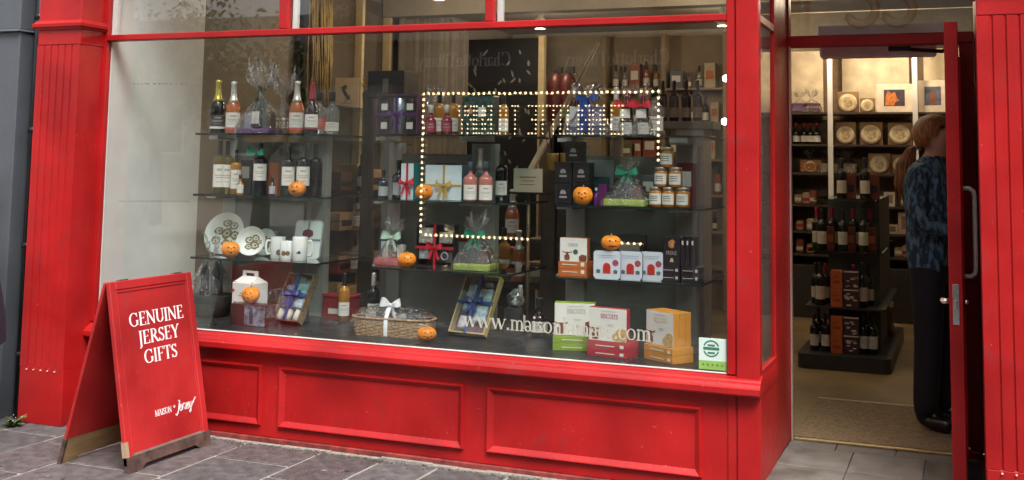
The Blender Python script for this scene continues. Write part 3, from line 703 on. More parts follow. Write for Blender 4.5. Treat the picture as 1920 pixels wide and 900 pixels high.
def cello(par, w, d, h, neck=.62, flare=.5, seed=1, m_=None, z0=0, n=64):
    rnd = random.Random(seed); gg = G(); ph = [rnd.uniform(0,6.28) for _ in range(6)]; vs = []
    f2 = flare*1.5
    lev = [(0,1,1),(.1,1.02,.98),(.24,.95,.6),(.38,.72,.3),(neck-.12,.4,.1),(neck-.05,.2,0),(neck,.11,0),(neck+.04,.13,0),(neck+.12,.34*f2,0),(neck+.2,.52*f2,0),(neck+.28,.66*f2,0),(1,.7*f2,0)]
    lev = [q for q in lev if q[0] <= 1]; jit = [rnd.uniform(-1,1) for _ in range(n)]; j2 = [rnd.uniform(-1,1) for _ in range(n)]
    for j, (t, r, sq) in enumerate(lev):
        top = max(0, (t-neck)/(1-neck)) if t > neck else 0
        for i in range(n):
            a = 2*math.pi*i/n; c, s_ = math.cos(a), math.sin(a)
            k = sq/max(abs(c), abs(s_))+(1-sq)
            cr = (.04+.1*(1-sq))*(1 if t > .08 else .1)
            fold = 1+cr*(math.sin(a*9+ph[0])+.7*math.sin(a*17+ph[1]+j*.4)+.8*jit[i])*.7+top*(.35*j2[i]+.25*math.sin(a*6+ph[2])+.2*rnd.uniform(-1,1))
            zz = h*t+h*.13*top*(jit[i]+math.sin(a*5+ph[3])*.8)*(1 if j >= len(lev)-3 else .4)+(h*.012*rnd.uniform(-1,1) if 1 < j else 0)
            vs.append((c*k*r*fold*w/2, s_*k*r*fold*d/2, z0+max(zz, 0)))
    gg.add(vs, [(j*n+i, j*n+(i+1) % n, (j+1)*n+(i+1) % n, (j+1)*n+i) for j in range(len(lev)-1) for i in range(n)], 0, True)
    return gg.build('cellophane', m_ or CELLO, par)
def jar(par_or_label, X, Y, z, r, h, cont, lid, group=None, lab=LAB, name='jar', par=None, lid_h=.16):
    t = par or thing(name, par_or_label, 'jar', (X, Y, z), group=group); o = (X, Y, z) if par else (0,0,0)
    G().lathe([(0,r*.9),(.03*h,r),((1-lid_h-.1)*h,r),((1-lid_h-.02)*h,r*.86),((1-lid_h)*h,r*.84)], *o, n=16).build('jar' if par else 'body', cont, t)
    G().lathe([((1-lid_h)*h,r*.92),(h*.99,r*.92),(h,r*.88)], *o, n=16).build('lid', lid, t)
    if lab:
        l_ = G().lathe([(.14*h,r*1.02+.0006),((1-lid_h-.16)*h,r*1.02+.0006)], *o, n=8, a0=R(-150), a1=R(-35)).build('label', lab, t)
        gg = G()
        for q in (.3,.42,.52): gg.lathe([(q*h,r*1.02+.0012),((q+.035)*h,r*1.02+.0012)], *o, n=5, a0=R(-128), a1=R(-65))
        gg.build('label_print', PRT, l_)
    return t
def card_box(label, px0, px1, pyt, Y, z, dep, m_, front=None, name='gift_box', cat='box', rot=0, group=None, X=None, w=None, h=None, fin=.004):
    """closed carton; Y is the front face"""
    x0, x1 = AX(px0, Y, z+.08), AX(px1, Y, z+.08)
    w = (x1-x0) if w is None else w; X = (x0+x1)/2 if X is None else X; h = HT((px0+px1)/2, pyt, Y, z) if h is None else h
    t = thing(name, label, cat, (X, Y+dep/2, z), (0,0,rot), group=group)
    G().box(-w/2, w/2, -dep/2, dep/2, 0, h, b=.0015).build('carton', m_, t)
    if front: G().box(-w/2+fin, w/2-fin, -dep/2-.0012, -dep/2-.0002, fin, h-fin).build('front_print', front, t)
    t['w'] = w; t['h'] = h; t['d'] = dep
    return t
def blob(par, nm, m_, y, pts): return G().prism(pts, y-.0009, y-.0001).build(nm, m_, par)
def cow(par, y, x, z, s, m_):
    """little highland cow figure printed on the cartons: body, head, horns, legs"""
    gg = G()
    gg.prism([(x-.35*s,z+.1*s),(x-.38*s,z+.55*s),(x-.1*s,z+.66*s),(x+.25*s,z+.6*s),(x+.3*s,z+.1*s),(x+.1*s,z+.02*s),(x-.2*s,z+.02*s)], y-.0012, y-.0001)
    gg.prism([(x-.2*s,z+.62*s),(x-.16*s,z+.98*s),(x+.12*s,z+.98*s),(x+.16*s,z+.62*s),(x-.02*s,z+.5*s)], y-.0016, y-.0013)
    for sx in (-1,1): gg.prism([(x-.02*s+sx*.12*s,z+.86*s),(x-.02*s+sx*.5*s,z+.9*s),(x-.02*s+sx*.62*s,z+1.1*s),(x-.02*s+sx*.42*s,z+.98*s),(x-.02*s+sx*.12*s,z+.95*s)], y-.0014, y-.0001)
    gg.build('cow_print', m_, par)
# ================================================================== GOODS ON THE STAND BY THE WHITE WALL
DKG = solid('dark', (.008,.01,.008)); ROSE = solid('rose', (.42,.13,.05), .06); DRED = solid('dark_red', (.02,.004,.006))
S1, S2, S3 = SHELF
pinkb = mat('label_pink', (.6,.12,.14), .5)
bottle('dark sparkling wine bottle with yellow-gold foil neck beside a pale-foiled rose bottle', 'champagne', 408, 150, .42, S1, DKG, GOLD, mat('label_charcoal',(.06,.05,.06),.5), LAB, (.13,.34))
bottle('rose sparkling wine bottle with white foil between the dark bottle and the cellophane gift', 'champagne', 437, 153, .42, S1, ROSE, SILV, LAB, pinkb)
bottle('rose sparkling wine bottle with white foil next to the dark red wine bottle', 'champagne', 556, 152, .42, S1, ROSE, SILV, LAB, pinkb)
bottle('dark wine bottle with red foil capsule and white label', 'slope', 584, 155, .43, S1, DRED, REDF, LAB, mat('label_wine',(.25,.02,.04),.5), (.13,.38))
clearg = clear('clear', (.86,.88,.86)); pinkg = clear('pink', (.85,.5,.45)); amb = solid('amber', (.4,.17,.02)); oil = clear('oil', (.62,.5,.12))
bottle('clear spirit bottle with black stopper behind the red-foiled wine', 'gin', 598, 172, .62, S1, clearg, CAPB, mat('label_coral',(.55,.1,.06),.5), None, (.15,.4))
bottle('clear square-shouldered spirit bottle with black cap at the end of the glass shelf', 'gin', 622, 172, .66, S1, clearg, CAPB, LAB, None, (.1,.3))
def cello_gift(label, px, Y, z, w, d, pyt, trayc, items, neck=.62, rib=None, seed=1, trayh=.04, flare=.5, name='cellophane_gift', round_=False):
    X = AX(px, Y, z+.05); h = HT(px, pyt, Y, z)
    t = thing(name, label, 'gift hamper', (X, Y, z))
    tm = mat('tray_'+trayc[0], trayc[1], .5)
    G().box(-w/2, w/2, -d/2, d/2, 0, trayh, b=.004).build('tray', tm, t)
    items(t, w, d, h, trayh)
    cello(t, w*1.08, d*1.1, h, neck, flare, seed, z0=.002)
    if rib: bow(t, RIB[rib], 0, -.03, h*neck, .06)
    return t
BRN = mat('dark_item', (.03,.022,.02), .3)
def it_bottle(t, w, d, h, th):
    G().lathe([(0,.035),(.16,.035),(.19,.014),(.25,.013)], -.01, .0, th, 14).build('bottle', DKG, t)
    G().box(-.035,.015,-.04,-.036,th+.03,th+.1).build('label', LAB, t)
    G().box(.03,.08,-.02,.04,th,th+.1).build('box', BRN, t); G().box(-.1,-.05,-.02,.04,th,th+.09).build('box', mat('gift_grey',(.3,.3,.36),.5), t)
def it_jars(t, w, d, h, th):
    for k, x in enumerate((-.3,.02,.32)):
        jar('', x*w, 0, th, .022, .07, amb, SILV, par=t)
def it_boxes(t, w, d, h, th):
    for k, (x, hh, c) in enumerate(((-.28,.06,(.04,.03,.03)),(-.02,.09,(.05,.05,.06)),(.24,.07,(.1,.05,.04)))):
        G().box(x*w-.03, x*w+.03, -d*.25, d*.25, th, th+hh*min(1, h/.22), b=.002).build('packet', mat('packet_%d' % k, c, .3), t)
cello_gift('tall cellophane wrapped gift with purple tissue between the rose bottles', 488, .45, S1, .21, .16, 130, ('purple',(.17,.05,.25)), it_bottle, .6, None, 3, .03, .62)
cello_gift('cellophane wrapped gift with pink base behind the rose bottle', 530, .62, S1, .17, .14, 142, ('plum',(.25,.06,.1)), it_jars, .58, None, 8, .03, .7)
# shelf 2
for k, (px, yt, Yv) in enumerate(((411,263,.40),(425,264,.43),(442,281,.42))):
    bottle(['slim golden liqueur bottle with black stopper at the shelf end by the white wall', 'slim golden liqueur bottle with black stopper, second from the white wall', 'shorter amber liqueur bottle with white label behind the miniature'][k], 'square', px, yt, Yv, S2, oil if k < 2 else amb, CAPB, LAB, None, (.13,.55), wide=.9)
bottle('miniature bottle with white label in front of the amber bottle', 'mini', 451, 327, .37, S2, amb, CAPB, LAB, None, (.1,.5))
bgr = bottle('dark square bottle dressed with green ribbon on the glass shelf', 'square', 487, 268, .42, S2, solid('navy',(.008,.01,.02)), CAPB, LAB, None, (.28,.6))
bow(bgr, RIB['green'], 0, -.045, .235, .06, False)
bottle('miniature dark bottle with grey label beside the green-ribboned bottle', 'mini', 511, 330, .38, S2, solid('navy',(0,0,0)), CAPB, mat('label_grey',(.4,.42,.45),.5), None, (.1,.5))
for k, (px, yt, Yv, lb) in enumerate(((540,270,.42,LAB),(568,269,.44,LAB),(591,270,.5,None))):
    bottle(['black square liqueur bottle with white label nearest the green-ribboned bottle', 'black square liqueur bottle with white label right behind the pumpkin', 'plain black square bottle at the end of the row behind the pumpkin'][k], 'square', px, yt, Yv, S2, solid('black',(.006,.006,.007)), CAPB, lb, None, (.2,.56))
card_box('small orange leaf-shaped sweet packet behind the miniature bottle', 503, 520, 305, .5, S2, .03, mat('orange_packet',(.45,.12,.03),.5), name='sweet_packet', cat='packet')
pumpkin('small pumpkin in front of the black liqueur bottles', 557, .35, S2, 33)
# shelf 3: crockery
CER = mat('ceramic', (.78,.8,.78), .12, var=.03); MOT = mat('oyster_print', (.2,.16,.07), .4, var=.6, scale=90); MOT2 = mat('oyster_print_pale', (.5,.47,.38), .4, var=.3, scale=60)
def dish(label, px, py, Y, z, rx, rz, dep, lean, motifs, name, cat, yaw=0, rnd=1):
    c = PY(px, py, Y); t = thing(name, label, cat, (c.x, Y, z), (0,0,yaw))
    piv = thing.__call__ if False else None
    T = Matrix.Translation((0,0,0)) @ Matrix.Rotation(lean, 4, 'X') @ Matrix.Translation((0,0,rz))
    def L(gg): return gg.xf(T)
    prof = [(0,.62),(.004,.72),(.28,.9),(.62,1.0),(.66,1.0),(.62,.975),(.32,.86),(.1,.7),(.07,.0)]
    g_ = G(); n = 40; vs = []
    for (hh, r) in prof:
        for i in range(n):
            a = 2*math.pi*i/n; vs.append((math.cos(a)*r*rx, -hh*dep, math.sin(a)*r*rz))
    g_.add(vs, [(j*n+i, j*n+(i+1) % n, (j+1)*n+(i+1) % n, (j+1)*n+i) for j in range(len(prof)-1) for i in range(n)], 0, True)
    g_.f.append(list(range(n))); g_.mi.append(0); g_.sm.append(False)
    L(g_).build('dish', CER, t)
    rr = random.Random(rnd)
    for mx, mz, s in motifs:
        g1 = G(); k = 14
        g1.prism([(mx*rx+math.cos(2*math.pi*i/k)*s*rx*(1+.2*rr.uniform(-1,1)), mz*rz+math.sin(2*math.pi*i/k)*s*.85*rz*(1+.2*rr.uniform(-1,1))) for i in range(k)], -.092*dep-.002, -.09*dep)
        o = L(g1).build('oyster_motif', MOT, t)
        g2 = G(); g2.prism([(mx*rx+math.cos(2*math.pi*i/k)*s*rx*.62*(1+.2*rr.uniform(-1,1)), mz*rz+math.sin(2*math.pi*i/k)*s*.5*rz) for i in range(k)], -.092*dep-.003, -.092*dep-.0021)
        g3 = G(); g3.prism([(mx*rx+s*rx*.12+math.cos(2*math.pi*i/8)*s*rx*.22, mz*rz+math.sin(2*math.pi*i/8)*s*.2*rz) for i in range(8)], -.092*dep-.004, -.092*dep-.0031)
        L(g2).build('motif_centre', MOT2, o); L(g3).build('motif_eye', mat('oyster_dark',(.1,.05,.03),.5), o)
    return t
dish('large white oval platter with brown oyster pattern behind a pumpkin', 415, 450, .5, S3, .148, .125, .03, R(-17), [(-.36,.12,.23),(-.42,-.36,.24),(.06,.02,.29),(-.02,.5,.22),(.36,.4,.24),(.5,-.05,.24),(.12,-.45,.22)], 'oval_platter', 'platter', R(-6), 2)
dish('white bowl with brown patterned centre beside the oval platter', 470, 462, .44, S3, .083, .086, .06, R(-20), [(-.15,.15,.3),(.25,.28,.27),(.22,-.2,.32),(-.2,-.3,.25),(.5,.05,.2)], 'bowl', 'bowl', R(22), 3)
dish('small patterned plate standing behind the bowl and mugs', 494, 462, .56, S3, .078, .08, .02, R(-15), [(-.1,.2,.3),(.3,.1,.28),(.1,-.3,.3)], 'plate', 'plate', 0, 4)
card_box('plain kraft box standing behind the patterned plate', 470, 520, 433, .66, S3, .04, mat('kraft',(.36,.27,.16),.7), name='kraft_box')
def mug(label, px, pyt, Y, z, r, side, prints):
    X = AX(px, Y, z+.05); h = HT(px, pyt, Y, z); fa = math.atan2(CAM.y-Y, CAM.x-X)+R(90)
    t = thing('mug', label, 'mug', (X, Y, z), (0,0,fa))
    G().lathe([(0,r*.94),(.004,r),(h-.002,r),(h,r*.97),(h-.003,r*.93),(.01,r*.9),(.008,0)], n=24, cap=False).build('cup', CER, t)
    if side: G().tube([(side*r*.97,0,h*.82),(side*r*1.4,0,h*.84),(side*r*1.6,0,h*.7),(side*r*1.6,0,h*.35),(side*r*1.4,0,h*.2),(side*r*.97,0,h*.22)], .0065, 8).build('handle', CER, t)
    for a, zc, s, m_ in prints:
        g_ = G(); rr = r+.0006; q = []
        for i in range(12): q.append((R(-90)+R(a)+math.cos(i*math.pi/6)*s/r, zc*h+math.sin(i*math.pi/6)*s))
        g_.add([(math.cos(u)*rr, math.sin(u)*rr, v) for u, v in q]+[(math.cos(R(-90+a))*rr*1.01, math.sin(R(-90+a))*rr*1.01, zc*h)], [(i, (i+1) % 12, 12) for i in range(12)]).build('print', m_, t)
MG = mat('mug_print_brown', (.14,.08,.03), .5, var=.5, scale=80); MG2 = mat('mug_print_dark', (.03,.03,.04), .5)
mug('tall white mug with brown shell print and left handle', 521, 444, .46, S3, .042, -1, [(8,.3,.017,MG)])
mug('small white mug with brown print between the two taller mugs', 537, 452, .39, S3, .036, 0, [(-25,.38,.014,MG),(12,.38,.013,MG)])
mug('tall white mug with tiny dark print and right handle', 562, 444, .40, S3, .042, 1, [(-5,.36,.009,MG2),(-22,.34,.004,MG2)])
c = PY(571,450,.52)
tb = thing('square_platter', 'white square tray with puffin print and grey cross ribbon behind the mugs', 'tray', (c.x, .53, S3), (0,0,R(4)))
TL = Matrix.Rotation(R(-12), 4, 'X'); hw_, hh_ = .083, HT(571,413,.56,S3)
def rrect(w, h, r, n=5): return [(sx*(w-r)+math.cos(R(a0+i*90/n))*r, h/2+sz*(h/2-r)+math.sin(R(a0+i*90/n))*r) for sx, sz, a0 in ((1,1,0),(-1,1,90),(-1,-1,180),(1,-1,270)) for i in range(n+1)]
G().prism(rrect(hw_, hh_, .02), 0, .012).xf(TL).build('tray', CER, tb); G().prism(rrect(hw_+.006, hh_+.006, .022), .004, .008).xf(TL).build('rim', mat('rim_grey',(.45,.47,.5),.3), tb)
gr = mat('cross_grey', (.2,.23,.3), .5)
G().box(-.004,.004,-.002,-.0002,.002,hh_-.002).box(-hw_,hw_,-.0025,-.0004,hh_*.5-.005,hh_*.5+.005).xf(TL).build('stripe', gr, tb)
G().prism([(-.035,hh_*.62),(-.03,hh_*.74),(0,hh_*.79),(.03,hh_*.74),(.035,hh_*.62),(.015,hh_*.56),(-.015,hh_*.56)], -.0035, -.0026).xf(TL).build('crest', mat('crest_red',(.16,.02,.03),.5,var=.6,scale=120), tb)
pumpkin('small pumpkin in front of the oval oyster platter', 432, .36, S3, 35)
# deck by the white wall
def carry():
    p = PZ(432, 611, DK); t = thing('carry_carton', 'white gift carton with carry handle and bottle windows', 'carton', (AX(460,.3,DK+.1)+.0, .34, DK), (0,0,R(-10)))
    w, d, hb, ht = .155, .12, HT(450,530,.3,DK), HT(450,508,.3,DK); CW = mat('carton_white', (.76,.75,.72), .55, var=.03)
    G().box(-w/2,w/2,-d/2,d/2,0,hb, b=.001).build('carton', CW, t)
    G().add([(-w/2,-d/2,hb),(w/2,-d/2,hb),(w/2,d/2,hb),(-w/2,d/2,hb),(-w*.36,-.004,ht-.03),(w*.36,-.004,ht-.03),(w*.36,.004,ht-.03),(-w*.36,.004,ht-.03)], [(0,1,5,4),(2,3,7,6),(1,2,6,5),(3,0,4,7),(4,5,6,7)]).build('roof', CW, t)
    fr_ = G(); 
    for a, b, c_, e in ((-w*.36,w*.36,ht-.012,ht),(-w*.36,-w*.22,ht-.032,ht-.0122),(w*.22,w*.36,ht-.032,ht-.0122)): fr_.box(a,b,-.005,.005,c_,e)
    fr_.build('handle', CW, t)
    for x in (-.05, 0, .05): G().prism(rrect(.016,.09,.014), -d/2-.0015, -d/2-.0002, T=lambda v, x=x: (v[0]+x, v[1], v[2]+.025)).build('window', mat('carton_window',(.12,.02,.02),.3), t)
    G().box(-.03,.03,-d/2-.0015,-d/2-.0002,hb*.68,hb*.69).box(-.02,.02,-d/2-.0015,-d/2-.0002,hb*.74,hb*.75).build('print', PRT, t)
    for s_ in (-1,1): G().strip([(s_*w*.3,-.03,ht-.05),(s_*w*.42,-.055,hb+.004),(s_*w*.45,-d/2-.002,hb-.05)], (1,0,0), .018).build('ribbon', RIB['red'], t)
carry()
bx = card_box('dark brown gift box printed with a silvery bottle picture, pumpkin on top', 432, 500, 571, .2, DK, .09, mat('brown_box',(.06,.02,.02),.35), name='picture_box', rot=R(-3))
w, h = bx['w'], bx['h']
G().box(-w*.1,w*.48,-.0465,-.0452,.006,h-.006).build('picture', mat('night_picture',(.16,.17,.22),.3,var=.9,scale=25), bx)
G().prism([(.01,.015),(.01,h*.6),(.02,h*.85),(.026,h*.85),(.036,h*.6),(.036,.015)], -.0478, -.0467).build('bottle_print', mat('print_slate',(.05,.055,.09),.3), bx)
pumpkin('small pumpkin perched on the dark brown gift box', 470, .245, DK+h+.0005, 34, .92)
def tilt_basket(label, px0, px1, pyt, Y, w, hh, d, lean, yaw, edge, back, contents, rib, seed=0):
    X = (AX(px0, Y, DK)+AX(px1, Y, DK))/2
    t = thing('gift_tray', label, 'gift tray', (X, Y, DK+d*math.sin(-lean)+.0005), (lean, 0, yaw))
    G().box(-w/2,w/2,d-.006,d,0,hh).build('base', back, t)
    for a in ((-w/2,w/2,0,d-.0061,0,.008),(-w/2,w/2,0,d-.0061,hh-.008,hh),(-w/2,-w/2+.008,0,d-.0061,.0081,hh-.0081),(w/2-.008,w/2,0,d-.0061,.0081,hh-.0081)): G().box(*a).build('side', edge, t)
    contents(t, w, hh, d)
    G().box(-w/2+.001,w/2-.001,-.003,-.001,.001,hh-.001).build('film', FILM, t)
    G().add([(-.05,d+.001,hh*.7),(.05,d+.001,hh*.7),(.05,d+hh*.38,.0+hh*.12),(-.05,d+hh*.38,hh*.12)], [(0,1,2,3)]).build('strut', BRN, t)
    cross_ribbon(t, RIB[rib], -w/2, w/2, -.004, 0, hh, .016, -.005, hh*.52, .055)
    return t
WICK = mat('wicker', (.2,.12,.055), .8, var=.55, scale=70, bump=.9, bscale=160); GOLDE = mat('gold_card', (.5,.36,.14), .4)
SHRED = mat('shred', (.16,.14,.1), .8, var=.7, scale=60)
def c_blue(t, w, hh, d):
    for k, (x, z, ww, zz, c) in enumerate(((-.28,.6,.3,.3,(.12,.2,.3)),(.2,.66,.36,.26,(.18,.33,.38)),(.22,.36,.34,.26,(.4,.5,.6)),(-.22,.33,.28,.22,(.16,.14,.2)))):
        G().box((x-ww/2)*w,(x+ww/2)*w,.006,.03,(z-zz/2+.06)*hh,(z+zz/2)*hh, b=.004).build('packet', mat('bl_%d' % k, c, .3, var=.5, scale=50), t)
    for x in (-.34,-.02,.28):
        G().lathe([(0,.019),(.045,.019),(.052,.016),(.062,.016)], x*w, .026, .012, 12).build('jar', LAB, t)
        G().lathe([(.0625,.019),(.076,.019)], x*w, .026, .012, 12).build('jar_lid', BRN, t)
tilt_basket('wicker gift tray of blue packets and jars tied with a blue bow', 506, 560, 505, .33, .185, .285, .05, R(-29), R(-7), WICK, SHRED, c_blue, 'blue')
# dark trug with cellophane bottles behind the board
X_ = AX(395,.45,DK+.1)
tg = thing('dark_hamper', 'dark basket of cellophane wrapped bottles half hidden by the sandwich board', 'hamper', (X_, .45, DK))
G().lathe([(0,.1),(.01,.11),(.12,.125),(.125,.12)], n=20).build('basket', mat('black_wicker',(.02,.02,.018),.6,bump=.6,bscale=120), tg)
for k, (x, y) in enumerate(((-.05,0),(.03,.03),(.06,-.04),(-.01,-.05))): G().lathe([(0,.026),(.13,.026),(.16,.01),(.19,.01)], x, y, .126, 10).build('bottle', DKG, tg)
cello(tg, .22, .2, .3, .75, .4, 12, z0=.126)
# ================================================================== GOODS ON THE MIDDLE STAND
def open_gift(label, px0, px1, pyt, Y, z, frame, rib, fill, xc=0, bz=.5, name='gift_box', bs=.05, dep=.06):
    x0, x1 = AX(px0, Y, z+.08), AX(px1, Y, z+.08); w = x1-x0; h = HT((px0+px1)/2, pyt, Y, z)
    t = thing(name, label, 'gift box', ((x0+x1)/2, Y, z))
    G().box(-w/2,w/2,dep-.005,dep,0,h).build('back', frame, t)
    for a in ((-w/2,w/2,0,dep-.0051,0,.006),(-w/2,w/2,0,dep-.0051,h-.006,h),(-w/2,-w/2+.006,0,dep-.0051,.0061,h-.0061),(w/2-.006,w/2,0,dep-.0051,.0061,h-.0061)): G().box(*a).build('side', frame, t)
    fill(t, w, h); G().box(-w/2+.001,w/2-.001,-.002,-.0005,.001,h-.001).build('film', FILM, t)
    cross_ribbon(t, RIB[rib], -w/2, w/2, -.003, 0, h, .014, xc, h*bz, bs); return t
PURB = mat('purple_box', (.09,.03,.07), .4, var=.3); TINB = mat('tin_blue', (.42,.52,.62), .25, .5)
def f_purple(t, w, h):
    for sx in (-1,1):
        for zc in (.08,.54):
            X = sx*w*.31
            G().lathe([(0,.022),(.05,.022),(.056,.019)], X, .03, zc*h+.008, 14).build('jar', mat('jam_dark',(.05,.01,.015),.2), t)
            G().lathe([(.0565,.022),(.07,.022)], X, .03, zc*h+.008, 14).build('jar_lid', CAPB, t)
            G().box(X-.019,X+.019,.004,.0065,zc*h+.014,zc*h+.05).build('label', LAB, t)
    G().lathe([(0,.033),(h*.86,.033),(h*.87,.03)], 0, .036, .007, 18).build('tin', TINB, t)
open_gift('gift box of jars and a blue tin tied with a purple bow', 705, 782, 176, .42, S1, PURB, 'purple', f_purple)
redl = clear('red', (.35,.03,.05)); rl = mat('label_crimson', (.3,.03,.06), .5)
for k, px in enumerate((808,838)):
    bottle(['short red liqueur bottle with pale stopper next to the purple gift box', 'short red liqueur bottle with pale stopper next to the green tin'][k], 'stub', px, 197, .4, S1, solid('crimson',(.16,.01,.025)), SILV, rl, None, (.1,.42), wide=.82)
for k, (px, yt) in enumerate(((824,172),(850,172))):
    bottle(['tall golden spirit bottle behind the short red bottles, nearer the purple gift', 'tall golden spirit bottle behind the short red bottles, nearer the green tin'][k], 'wine', px, yt, .6, S1, amb, CAPB, LAB, None, (.1,.4))
tn = card_box('dark green patterned tin on the glass shelf beside the golden bottles', 866, 925, 180, .46, S1, .08, mat('green_tin',(.02,.06,.055),.3,var=.8,scale=45), name='patterned_tin', cat='tin')
G().prism([(-.045+math.cos(R(a))*.015,.13+math.sin(R(a))*.015) for a in range(0,360,30)], -.042,-.0402).build('emblem', mat('tin_coral',(.5,.15,.1),.5), tn); G().box(.005,.045,-.0418,-.0402,.1,.15).build('panel', LAB, tn)
bottle('tall golden spirit bottle beside the dark green tin', 'wine', 944, 175, .5, S1, amb, CAPB, LAB, None, (.1,.4))
cello_gift('cellophane wrapped posy of pale sweets behind the short red bottles', 812, .66, S1, .1, .1, 168, ('cream',(.4,.36,.26)), it_jars, .5, None, 21, .03, .8)
# shelf 2
GINB = clear('gin_dark', (.25,.3,.36))
bottle('dark blue gin bottle at the end of the middle shelf', 'gin', 719, 318, .45, S2, solid('slate',(.02,.028,.038)), CAPB, mat('label_silver',(.35,.37,.4),.4), None, (.1,.42))
bottle('dark blue gin bottle half behind the red-ribboned box', 'gin', 748, 300, .5, S2, solid('slate',(0,0,0)), CAPB, mat('label_silver',(0,0,0)), None, (.1,.42))
ice = mat('ice_blue_card', (.6,.72,.76), .5, var=.04); teal = mat('teal_card', (.03,.2,.2), .45)
b1 = card_box('narrow pale blue gift box tied with a red ribbon', 752, 777, 306, .4, S2, .07, teal, ice, rot=R(-6), fin=.001)
cross_ribbon(b1, RIB['red'], -b1['w']/2, b1['w']/2, -b1['d']/2-.001, 0, b1['h'], .012, 0, b1['h']*.45, .05)
b2 = card_box('wide pale blue gift box tied with a gold ribbon', 797, 866, 309, .42, S2, .09, mat('slate_card',(.07,.12,.16),.5), ice, fin=.002)
cross_ribbon(b2, RIB['gold'], -b2['w']/2, b2['w']/2, -b2['d']/2-.001, 0, b2['h'], .011, .003, b2['h']*.42, .048)
for k, (px, yt) in enumerate(((882,303),(911,303))):
    bottle(['pink gin bottle with large white label beside the gold-ribboned box', 'pink gin bottle with large white label at the end of its shelf'][k], 'gin', px, yt, .4, S2, pinkg if k < 0 else solid('pink',(.45,.16,.13),.08), mat('cap_slate',(.08,.11,.15),.4), LAB, None, (.05,.42), wide=1.0)
bottle('silver-necked bottle standing behind the pink gin bottles', 'champagne', 901, 278, .66, S2, clearg, SILV, None)
pumpkin('small pumpkin in front of the gold-ribboned pale blue box', 795, .34, S2, 34, .9)
# shelf 3
def it_red(t, w, d, h, th):
    for k, x in enumerate((-.25,.05,.28)): G().box(x*w-.018,x*w+.018,-.02,.02,th,th+.07, b=.002).build('packet', mat('pk_red%d' % k, ((.5,.45,.42),(.1,.03,.03),(.55,.5,.45))[k], .4), t)
cello_gift('cellophane gift with a red base and pale green tie, pumpkin in front', 738, .45, S3, .17, .13, 418, ('red',(.5,.06,.07)), it_red, .66, 'pale', 31, .04, .5)
def f_red(t, w, h):
    for x, zc, ww, zz, c in ((-.26,.72,.38,.4,(.6,.58,.54)),(.26,.68,.34,.3,(.5,.46,.42)),(-.3,.3,.28,.3,(.45,.55,.62)),(.24,.26,.4,.34,(.12,.1,.11))):
        G().box((x-ww/2)*w,(x+ww/2)*w,.006,.035,(zc-zz/2)*h+.004,(zc+zz/2)*h-.004, b=.004).build('packet', mat('rp_%.2f' % c[0], c, .35, var=.5, scale=50), t)
    G().tube([(w*.25+math.cos(a)*.02,.003,h*.26+math.sin(a)*.02) for a in [i*math.pi/6 for i in range(12)]], .004, 6, closed=True).build('ring', SILV, t)
open_gift('gift box of packets tied with a bright red ribbon', 780, 851, 420, .45, S3, mat('black_card',(.03,.025,.028),.4), 'red', f_red, 0, .45)
cello_gift('cellophane hamper on a lime green tray, ends the middle shelf', 893, .42, S3, .2, .15, 408, ('lime',(.32,.45,.04)), it_boxes, .66, 'green', 41, .034, .45)
pumpkin('small pumpkin in front of the red-based cellophane gift', 763, .345, S3, 35)
# deck
X0, X1 = AX(653,.2,DK+.05), AX(800,.24,DK+.05)
wb = thing('wicker_basket', 'long wicker hamper tied with a white bow', 'basket', ((X0+X1)/2, .3, DK), (0,0,R(4)))
w, d = (X1-X0)*1.0, .17; hb = .09
gg = G(); n = 40; rows = 11; vs = []
def sup(a, k): c_, s_ = math.cos(a), math.sin(a); q = (abs(c_)**5+abs(s_)**5)**(-1/5); return c_*q*w/2*k, s_*q*d/2*k
for j in range(rows+1):
    for i in range(n*3):
        a = 2*math.pi*i/(n*3); k = .94+.06*j/rows+(.012 if (i//3+j) % 2 else -.006); x, y = sup(a, k); vs.append((x, y, hb*j/rows))
nn = n*3
gg.add(vs, [(j*nn+i, j*nn+(i+1) % nn, (j+1)*nn+(i+1) % nn, (j+1)*nn+i) for j in range(rows) for i in range(nn)])
gg.f.append(list(range(nn))[::-1]); gg.mi.append(0); gg.sm.append(False)
gg.build('basket', mat('pale_wicker',(.34,.22,.12),.8,var=.5,scale=60,bump=.6,bscale=150), wb)
G().tube([(*sup(2*math.pi*i/36, 1.0), hb) for i in range(36)], .007, 6, closed=True).build('rim', mat('pale_wicker',()), wb)
for k in range(7):
    x = -w*.4+k*w*.13; G().box(x-.025,x+.025,-.05,.05,.05,hb+.004+.012*(k % 3), b=.004).build('packet', mat('bk_%d' % (k % 3), ((.1,.03,.05),(.35,.3,.28),(.05,.05,.06))[k % 3], .35), wb)
gg = G(); vs = []; fs = []
for j in range(7):
    t_ = j/6; hh = .055*math.sin(t_*math.pi)**.6+hb
    for i in range(25): vs.append((-w*.49+w*.98*i/24, -d*.48+d*.96*t_, hh+.006*math.sin(i*1.9+j*2.1)-.03*abs((i-12)/12)**6))
gg.add(vs, [(j*25+i, j*25+i+1, (j+1)*25+i+1, (j+1)*25+i) for j in range(6) for i in range(24)], 0, False); gg.build('cellophane', CELLO, wb)
G().strip([(-.01,-d*.53,.004),(-.01,-d*.535,hb),(-.01,-d*.3,hb+.052),(-.01,0,hb+.062),(-.01,d*.3,hb+.05),(-.01,d*.53,hb)], (1,0,0), .022).build('ribbon', RIB['white'], wb)
bow(wb, RIB['white'], -.01, -.03, hb+.068, .06)
pumpkin('small pumpkin beside the long wicker hamper', 800, .17, DK, 37, .8)
